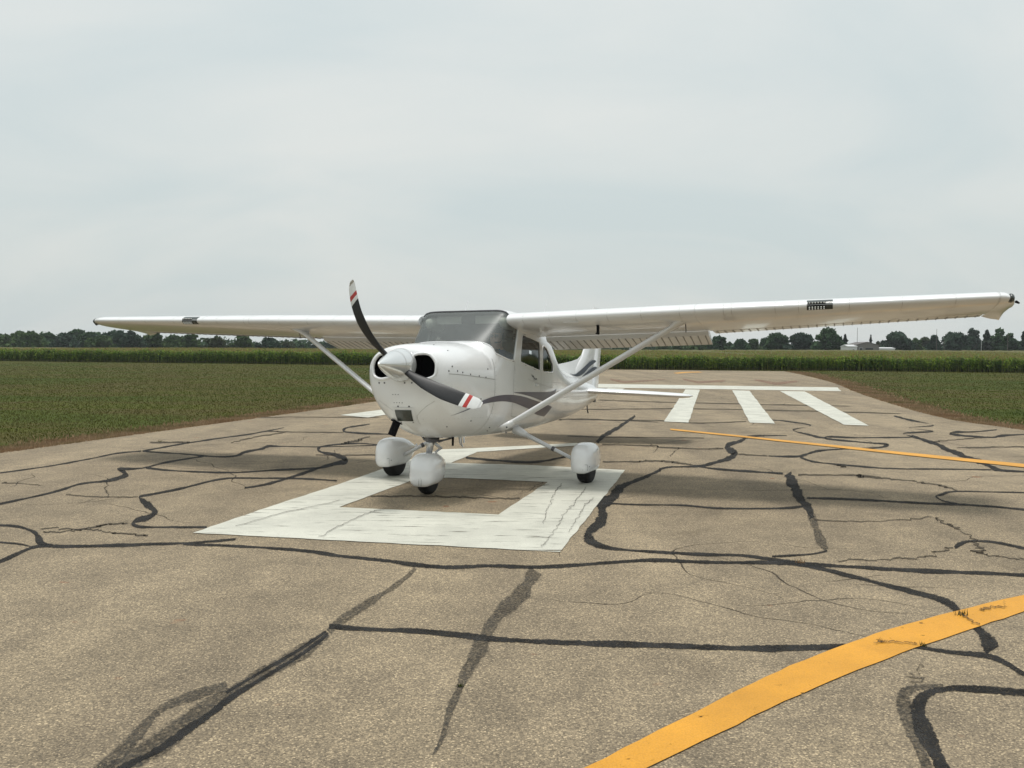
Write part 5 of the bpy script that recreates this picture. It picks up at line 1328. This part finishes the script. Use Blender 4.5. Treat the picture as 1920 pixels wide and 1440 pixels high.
for s in (1, -1):
    fin_strip(F1T, F1B, s).build('tail_stripe', M['navy_dark'], air); fin_strip(F2T, F2B, s).build('tail_stripe', M['navy_dark'], air)
    # stabiliser and elevator
    def tail_ring(l, ya, yb, z, th, x0, x1):
        pts = []
        xs = [x for x in XS[::2] if x0 < x < x1]; xs = [x0] + xs + [x1]
        for x in xs: pts.append((s * l, ya + (yb - ya) * x, z + th * naca(x, .12, 0)[0] / .06))
        lo_ = [(s * l, ya + (yb - ya) * x, z - th * naca(x, .12, 0)[0] / .06) for x in reversed(xs[(1 if x0 == 0 else 0):])]
        r_ = pts + lo_
        return r_ if s < 0 else list(reversed(r_))
    ll_ = [(.06, 5.50, 6.80, 1.085, .050), (.9, 5.72, 6.78, 1.045, .046), (1.60, 5.92, 6.74, 1.008, .040), (1.70, 6.02, 6.70, 1.003, .026), (1.73, 6.20, 6.6, 1.002, .008)]
    mb = MB(); mb.loft([tail_ring(*q, 0, .60) for q in ll_], True, True); autosmooth(mb.build('stabiliser', M['white'], air), 45)
    mb = MB(); mb.loft([tail_ring(*q, .61, 1.0) for q in ll_[:4]], True, True); ele = autosmooth(mb.build('elevator', M['white'], air), 45)
    mb = MB()
    for l in np.arange(.2, 1.6, .12):
        q = [np.interp(l, [a_[0] for a_ in ll_], [a_[k] for a_ in ll_]) for k in range(1, 5)]
        yy = q[0] + (q[1] - q[0]) * .66
        for sg in (1, -1): mb.tube([(s * l, yy, q[2] + sg * q[3] * .62), (s * l, q[1] - .03, q[2] + sg * .006)], .004, 5)
    mb.build('pressed_beads', M['metal_white'], ele)['kind'] = 'stuff'
mb = MB(); mb.tube([(0, 6.10, .84), (0, 6.12, .74)], [.012, .009], 8); mb.tube([(0, 6.12, .755), (.0, 6.17, .70)], .012, 8)
mb.build('tail_tie_down', M['steel_dark'], air)
MB().box((.0, 6.55, .905), (.05, .10, .05)).build('rudder_horn', M['steel_dark'], air)

# --- exhaust, gear
e0, e1 = Vector((-.185, -.47, .80)), Vector((-.235, -.50, .648))
mb = MB(); mb.tube([e0, e0 * .7 + e1 * .3, e1], [.042, .040, .040], 16); mb.tube([e0 * .92 + e1 * .08, e0 * .84 + e1 * .16], [.062, .062], 16)
mb.tube([e1 * 1.0, e1 + (e0 - e1) * .05], [.034, .034], 16)
mb.build('exhaust_pipe', M['black'], air)

def fairing(name, cx, cy, base, L, Wd, Hh, front, toe=0.0):
    """teardrop wheel cover: rounded bow, flat open bottom, tapering tail"""
    rr = []
    prof = [(-.36, .10, .10), (-.357, .34, .34), (-.345, .56, .56), (-.315, .76, .76), (-.26, .90, .90), (-.16, .98, .98), (-.03, 1.0, 1.0), (.12, .97, .95), (.28, .80, .78), (.44, .52, .54), (.58, .25, .30), (.66, .06, .10)]
    for f, wq, hq in prof:
        y = cy + f * L; w = Wd / 2 * wq
        zt, zb = base + Hh * (.42 + .58 * hq), base + Hh * .36 * (1 - min(1, hq * 1.25)) + max(0, f - .15) * .24
        zc = zb + (zt - zb) * .45; pts = []
        for a in np.linspace(0, 2 * math.pi, 28, endpoint=False):
            ca, sa = math.cos(a), math.sin(a); e = 2 / (2.5 if sa > 0 else 3.6)
            pts.append((cx + w * math.copysign(abs(ca) ** (2 / 3.4), ca) * (1 - .10 * max(0, -sa) ** 2) + toe * (y - cy), y, zc + ((zt - zc) if sa > 0 else (zc - zb)) * math.copysign(abs(sa) ** e, sa)))
        rr.append(pts)
    mb = MB(); mb.loft(rr, True, True)
    return autosmooth(mb.build(name, M['fairing'], air), 50)
def tyre(cx, cy, cz, rad, wd, parent, toe=0.0):
    mb = MB(); prof = [(-.5, .62), (-.5, .80), (-.46, .90), (-.36, .965), (-.2, .995), (-.17, .985), (-.15, .995), (-.02, 1.0), (0, .99), (.02, 1.0), (.15, .995), (.17, .985), (.2, .995), (.36, .965), (.46, .90), (.5, .80), (.5, .62)]
    rr = [[(cx + wq * wd, cy + rad * q * math.cos(a), cz + rad * q * math.sin(a)) for a in np.linspace(0, 2 * math.pi, 36, endpoint=False)] for wq, q in prof]
    mb.loft(rr, True, True); autosmooth(mb.build('tyre', M['rubber'], parent), 40)
wheels = {'left': (1.245, 1.46, .041), 'right': (-1.06, 1.14, .058), 'nose': (-.105, .075, .006)}
for k in ('left', 'right'):
    x, y, z = wheels[k]; s = 1 if x > 0 else -1
    f = fairing('wheel_fairing', x, y, z + .125, .92, .265, .345, 0)
    tyre(x, y, z + .205, .205, .155, f)
    mb = MB(); mb.box((x + .055 * 1, y - .313, z + .20), (.05, .006, .085)); 
    mb = MB()
    for a_, b_ in (((.045, .17), (.045, .235)), ((.045, .235), (.10, .235)), ((.10, .235), (.10, .17))):
        mb.tube([(x + a_[0], y - .318, z + a_[1]), (x + b_[0], y - .318, z + b_[1])], .0025, 4)
    mb.disc((x + .118, y - .305, z + .215), (0, -1, 0), .007, 7)
    tag(mb.build('access_door', M['seam'], f), kind='stuff')
    a, b = Vector((s * .42, 1.42, .625)), Vector((x - s * .13, y, z + .255))
    leg = MB().tube([a, a * .7 + b * .3, a * .3 + b * .7, b], [.040, .031, .026, .024], 14, flat=(1.25, .8), up=(0, 1, 0)).build('gear_leg', M['metal_white'], air, smooth=True)
    MB().tube([a - (b - a) * .05, a + (b - a) * .05, a + (b - a) * .15], [.066, .056, .036], 14, flat=(1.5, .85), up=(0, 1, 0)).build('leg_fairing', M['white'], leg, smooth=True)
    q = a * .38 + b * .62; MB().tube([q - (b - a).normalized() * .018, q + (b - a).normalized() * .018], .033, 14, flat=(1.2, .85), up=(0, 1, 0)).build('brake_line_clamp', M['steel_dark'], leg)
    # step
x, y, z = wheels['nose']
f = fairing('wheel_fairing', x, y, z + .095, .80, .30, .345, 0, toe=-.10)
tyre(x, y, z + .185, .185, .125, f)
mb = MB()
for P in ([(.03, .11), (.035, .19), (.05, .205), (.06, .18), (.058, .11)],):
    for p, q in zip(P[:-1], P[1:]): mb.tube([(x + p[0], y - .285, z + p[1]), (x + q[0], y - .285, z + q[1])], .0025, 4)
mb.disc((x + .09, y - .272, z + .18), (0, -1, 0), .008, 7); tag(mb.build('access_door', M['seam'], f), kind='stuff')
MB().tube([(x - .17, y - .02, z + .31), (x - .20, y - .02, z + .31)], [.022, .02], 10).build('axle_cap', M['metal_white'], f)
ng = MB().tube([(-.055, .055, .62), (-.075, .06, .53), (-.09, .065, z + .42)], [.040, .040, .031], 16).build('nose_strut', M['alu'], air, smooth=True)
MB().tube([(-.05, .05, .612), (-.06, .053, .585), (-.062, .054, .555)], [.085, .072, .055], 16).build('strut_collar', M['steel_dark'], ng)
mb = MB(); mb.tube([(-.02, .06, .545), (.03, .10, .49), (-.03, .09, .445)], [.017, .020, .014], 8); mb.build('torque_link', M['alu'], ng)
mb = MB(); mb.tube([(-.06, .03, .56), (.06, .10, .575), (.14, .16, .60)], .010, 8); mb.tube([(-.06, .03, .56), (-.16, .10, .575), (-.22, .16, .61)], .010, 8)
mb.tube([(-.03, .05, .60), (.03, .05, .555), (.10, .08, .585)], .007, 6)
tag(mb.build('steering_rods', M['steel_dark'], ng), kind='stuff')
MB().tube([(.17, .10, .61), (.165, .105, .52)], [.013, .012], 8).build('drain_tube', M['black'], air)
mb = MB(); mb.tube([(.235, .14, .61), (.235, .15, .55), (.25, .17, .505)], [.02, .016, .008], 8); mb.tube([(.27, .15, .61), (.275, .15, .55)], .009, 8); mb.build('cowl_drain', M['alu'], air)
# belly keel edge and step
# --- cabin furnishings
for s in (1, -1):
    mb = MB(); rr = []
    for q, w_, h_ in ((0, .05, .05), (.05, .075, .085), (.14, .085, .10), (.30, .085, .10)):
        rr.append([(s * .455 + w_ * math.cos(a) * .8, .80 + q, 1.865 + h_ * math.copysign(abs(math.sin(a)) ** .7, math.sin(a)) * .8) for a in np.linspace(0, 2 * math.pi, 16, endpoint=False)])
    mb.loft(rr, True, True); mb.build('roof_fairing', M['cream'], air, smooth=True)
for s in (1, -1): MB().box((s * .24, .90, 1.90), (.30, .02, .09)).build('sun_visor', M['cream'], air)
mb = MB(); rows = []
for x in np.linspace(-.47, .47, 13): rows.append([(x, .44, min(1.52, top_z(.44, x) - .05)), (x, .62, min(1.555, top_z(.62, x) - .06)), (x, .66, 1.52), (x, .66, 1.12)])
mb.loft(rows, False, False); ip = mb.build('instrument_panel', M['panel_dark'], air)
mb = MB()
for x in (-.3, -.18, -.02, .12, .24, .36):
    for z in (1.44, 1.33): mb.disc((x, .664, z), (0, 1, 0), .042, 14)
tag(mb.build('dials', M['dial'], ip), kind='stuff')
for x in (-.25, .25):
    mb = MB(); mb.tube([(x, .66, 1.30), (x, .80, 1.30)], .012, 8)
    P = [(x + .15 * math.cos(a), .80, 1.30 + .09 * math.sin(a)) for a in np.linspace(-.6, math.pi + .6, 14)]
    mb.tube(P, .014, 8); mb.build('control_yoke', M['panel_dark'], air, smooth=True)
def seat(x, y):
    mb = MB(); rr = []
    for z, w, d, yy in ((.98, .20, .05, 0), (1.02, .225, .065, .02), (1.2, .235, .07, .05), (1.38, .22, .06, .085), (1.50, .20, .05, .11), (1.54, .15, .03, .12)):
        rr.append([(x + w * math.copysign(abs(math.cos(a)) ** .5, math.cos(a)), y + yy + d * math.copysign(abs(math.sin(a)) ** .6, math.sin(a)), z) for a in np.linspace(0, 2 * math.pi, 20, endpoint=False)])
    mb.loft(rr, True, True); st_ = mb.build('seat', M['seat'], air, smooth=True)
    mb = MB(); rr = []
    for yy, w, d in ((-.50, .17, .03), (-.47, .215, .065), (-.25, .225, .075), (-.02, .22, .075), (.02, .2, .05)):
        rr.append([(x + w * math.copysign(abs(math.cos(a)) ** .5, math.cos(a)), y + yy, .96 + d * math.copysign(abs(math.sin(a)) ** .6, math.sin(a))) for a in np.linspace(0, 2 * math.pi, 20, endpoint=False)])
    mb.loft(rr, True, True); mb.build('cushion', M['seat'], st_, smooth=True)
    mb = MB(); rr = []
    for z, w in ((1.56, .06), (1.58, .11), (1.66, .12), (1.70, .08)): rr.append([(x + w * math.cos(a), y + .13 + .035 * math.sin(a), z) for a in np.linspace(0, 2 * math.pi, 14, endpoint=False)])
    mb.loft(rr, True, True); mb.build('headrest', M['seat'], st_, smooth=True)
for x, y in ((.25, 1.34), (-.25, 1.34), (.24, 2.12), (-.24, 2.12)): seat(x, y)
MB().box((0, 1.5, .72), (.7, 1.9, .02)).build('cabin_floor', M['interior'], air)
MB().box((0, 2.56, 1.2), (.86, .02, .9)).build('cabin_bulkhead', M['interior'], air)

# ---------------------------------------------------------------- the pilot
def skin_body(name, V, E, Rr, mats, xf, matfun):
    me = bpy.data.meshes.new(name + '_skel'); me.from_pydata(V, E, [])
    o = bpy.data.objects.new(name + '_skel', me); COL.objects.link(o)
    md = o.modifiers.new('skin', 'SKIN'); md.use_smooth_shade = True
    sk = me.skin_vertices[0].data if me.skin_vertices else None
    if sk is None:
        bm = bmesh.new(); bm.from_mesh(me); bm.verts.layers.skin.verify(); bm.to_mesh(me); bm.free(); sk = me.skin_vertices[0].data
    for i, r_ in enumerate(Rr): sk[i].radius = r_ if hasattr(r_, '__len__') else (r_, r_)
    sk[0].use_root = True
    o.modifiers.new('sub', 'SUBSURF').levels = 2
    dg = bpy.context.evaluated_depsgraph_get(); dg.update()
    m2 = bpy.data.meshes.new_from_object(o.evaluated_get(dg)); m2.name = name
    bpy.data.objects.remove(o); bpy.data.meshes.remove(me)
    m2.materials.clear()
    for m_ in mats: m2.materials.append(m_)
    for p in m2.polygons: p.material_index = matfun(p.center); p.use_smooth = True
    r_ = bpy.data.objects.new(name, m2); COL.objects.link(r_); r_.matrix_world = xf
    return r_
px, py = .235, 1.18
SV, SE, SR = [], [], []
def sv(p, r, par=None):
    SV.append((px + p[0], py + p[1], p[2])); SR.append(r)
    if par is not None: SE.append((par, len(SV) - 1))
    return len(SV) - 1
pel = sv((0, .02, 1.07), (.15, .12)); wai = sv((0, .04, 1.22), (.135, .105), pel); che = sv((0, .05, 1.40), (.155, .115), wai); sho = sv((0, .04, 1.52), (.10, .075), che)
nk = sv((0, .025, 1.585), (.052, .055), sho); jw = sv((0, .0, 1.65), (.062, .07), nk); hd = sv((0, .012, 1.73), (.075, .092), jw); cr = sv((0, .02, 1.80), (.060, .075), hd)
ns = sv((0, -.092, 1.695), (.014, .016), jw)
for s in (1, -1):
    sh = sv((s * .17, .05, 1.48), .062, sho); el = sv((s * .24, -.12, 1.30), .046, sh); wr = sv((s * .155, -.34, 1.31), .031, el); ha = sv((s * .15, -.385, 1.325), (.022, .036), wr)
    for k, (dx, dz) in enumerate(((-.014, .022), (-.010, .008), (-.008, -.006), (-.010, -.019))):
        f1 = sv((s * .15 + dx * s, -.425, 1.325 + dz), .0095, ha); sv((s * .135 + dx * s, -.435, 1.325 + dz * .9), .0085, f1)
    sv((s * .15 + s * -.03, -.385, 1.352), .010, ha)
    hp = sv((s * .10, -.02, 1.05), .088, pel); kn = sv((s * .12, -.42, 1.06), .062, hp); an = sv((s * .12, -.62, .80), .045, kn); sv((s * .12, -.70, .765), .036, an)
pil = skin_body('person', SV, SE, SR, [M['skin'], M['shirt'], M['trousers']], PLANE,
                lambda c: 0 if c.z > 1.575 or (c.y < py - .28 and c.z > 1.26) else 2 if c.z < 1.12 else 1)
tag(pil, 'pilot in a blue shirt and headset sitting behind the windshield', 'person')
hx, hy = px, py
mb = MB(); rr = []
for q in np.linspace(0.08, math.pi * .62, 9):
    rr.append([(hx + .084 * math.sin(q) * math.cos(a), hy + .022 + .10 * math.sin(q) * math.sin(a) + .012, 1.745 + .092 * math.cos(q) + (.045 if math.sin(a) < -.2 and q > 1.2 else 0)) for a in np.linspace(0, 2 * math.pi, 20, endpoint=False)])
mb.loft(rr, True, True); mb.build('hair', M['hair'], pil, smooth=True)
mb = MB(); mb.tube([(hx + .088 * math.cos(a), hy + .02, 1.74 + .105 * math.sin(a)) for a in np.linspace(0, math.pi, 12)], .011, 8)
for s in (1, -1): mb.tube([(hx + s * .070, hy + .02, 1.715), (hx + s * .105, hy + .02, 1.715)], [.038, .032], 12)
mb.tube([(hx + .09, hy, 1.70), (hx + .075, hy - .07, 1.655), (hx + .02, hy - .105, 1.648)], [.006, .005, .010], 6)
mb.build('headset', M['panel_dark'], pil, smooth=True)
mb = MB()
for s in (1, -1): mb.tube([(hx + s * .055, hy - .078, 1.728), (hx + s * .015, hy - .088, 1.728)], [.016, .016], 8)
mb.build('sunglasses', M['lens_dark'], pil)

# ---------------------------------------------------------------- the hazy summer air
hz_m = bpy.data.materials.new('summer_haze'); hz_m.use_nodes = True
hn, hl = hz_m.node_tree.nodes, hz_m.node_tree.links
hn.remove(hn['Principled BSDF'])
hv = hn.new('ShaderNodeVolumePrincipled'); hv.inputs['Color'].default_value = (0.92, 0.96, 1.0, 1); hv.inputs['Density'].default_value = 0.00026
hv.inputs['Anisotropy'].default_value = 0.0
hl.new(hv.outputs[0], hn['Material Output'].inputs['Volume'])
tag(MB().box((0, 0, 5.5), (2800, 2800, 13)).build('haze', hz_m), 'thin pale summer haze over the whole airfield', 'haze', kind='stuff')
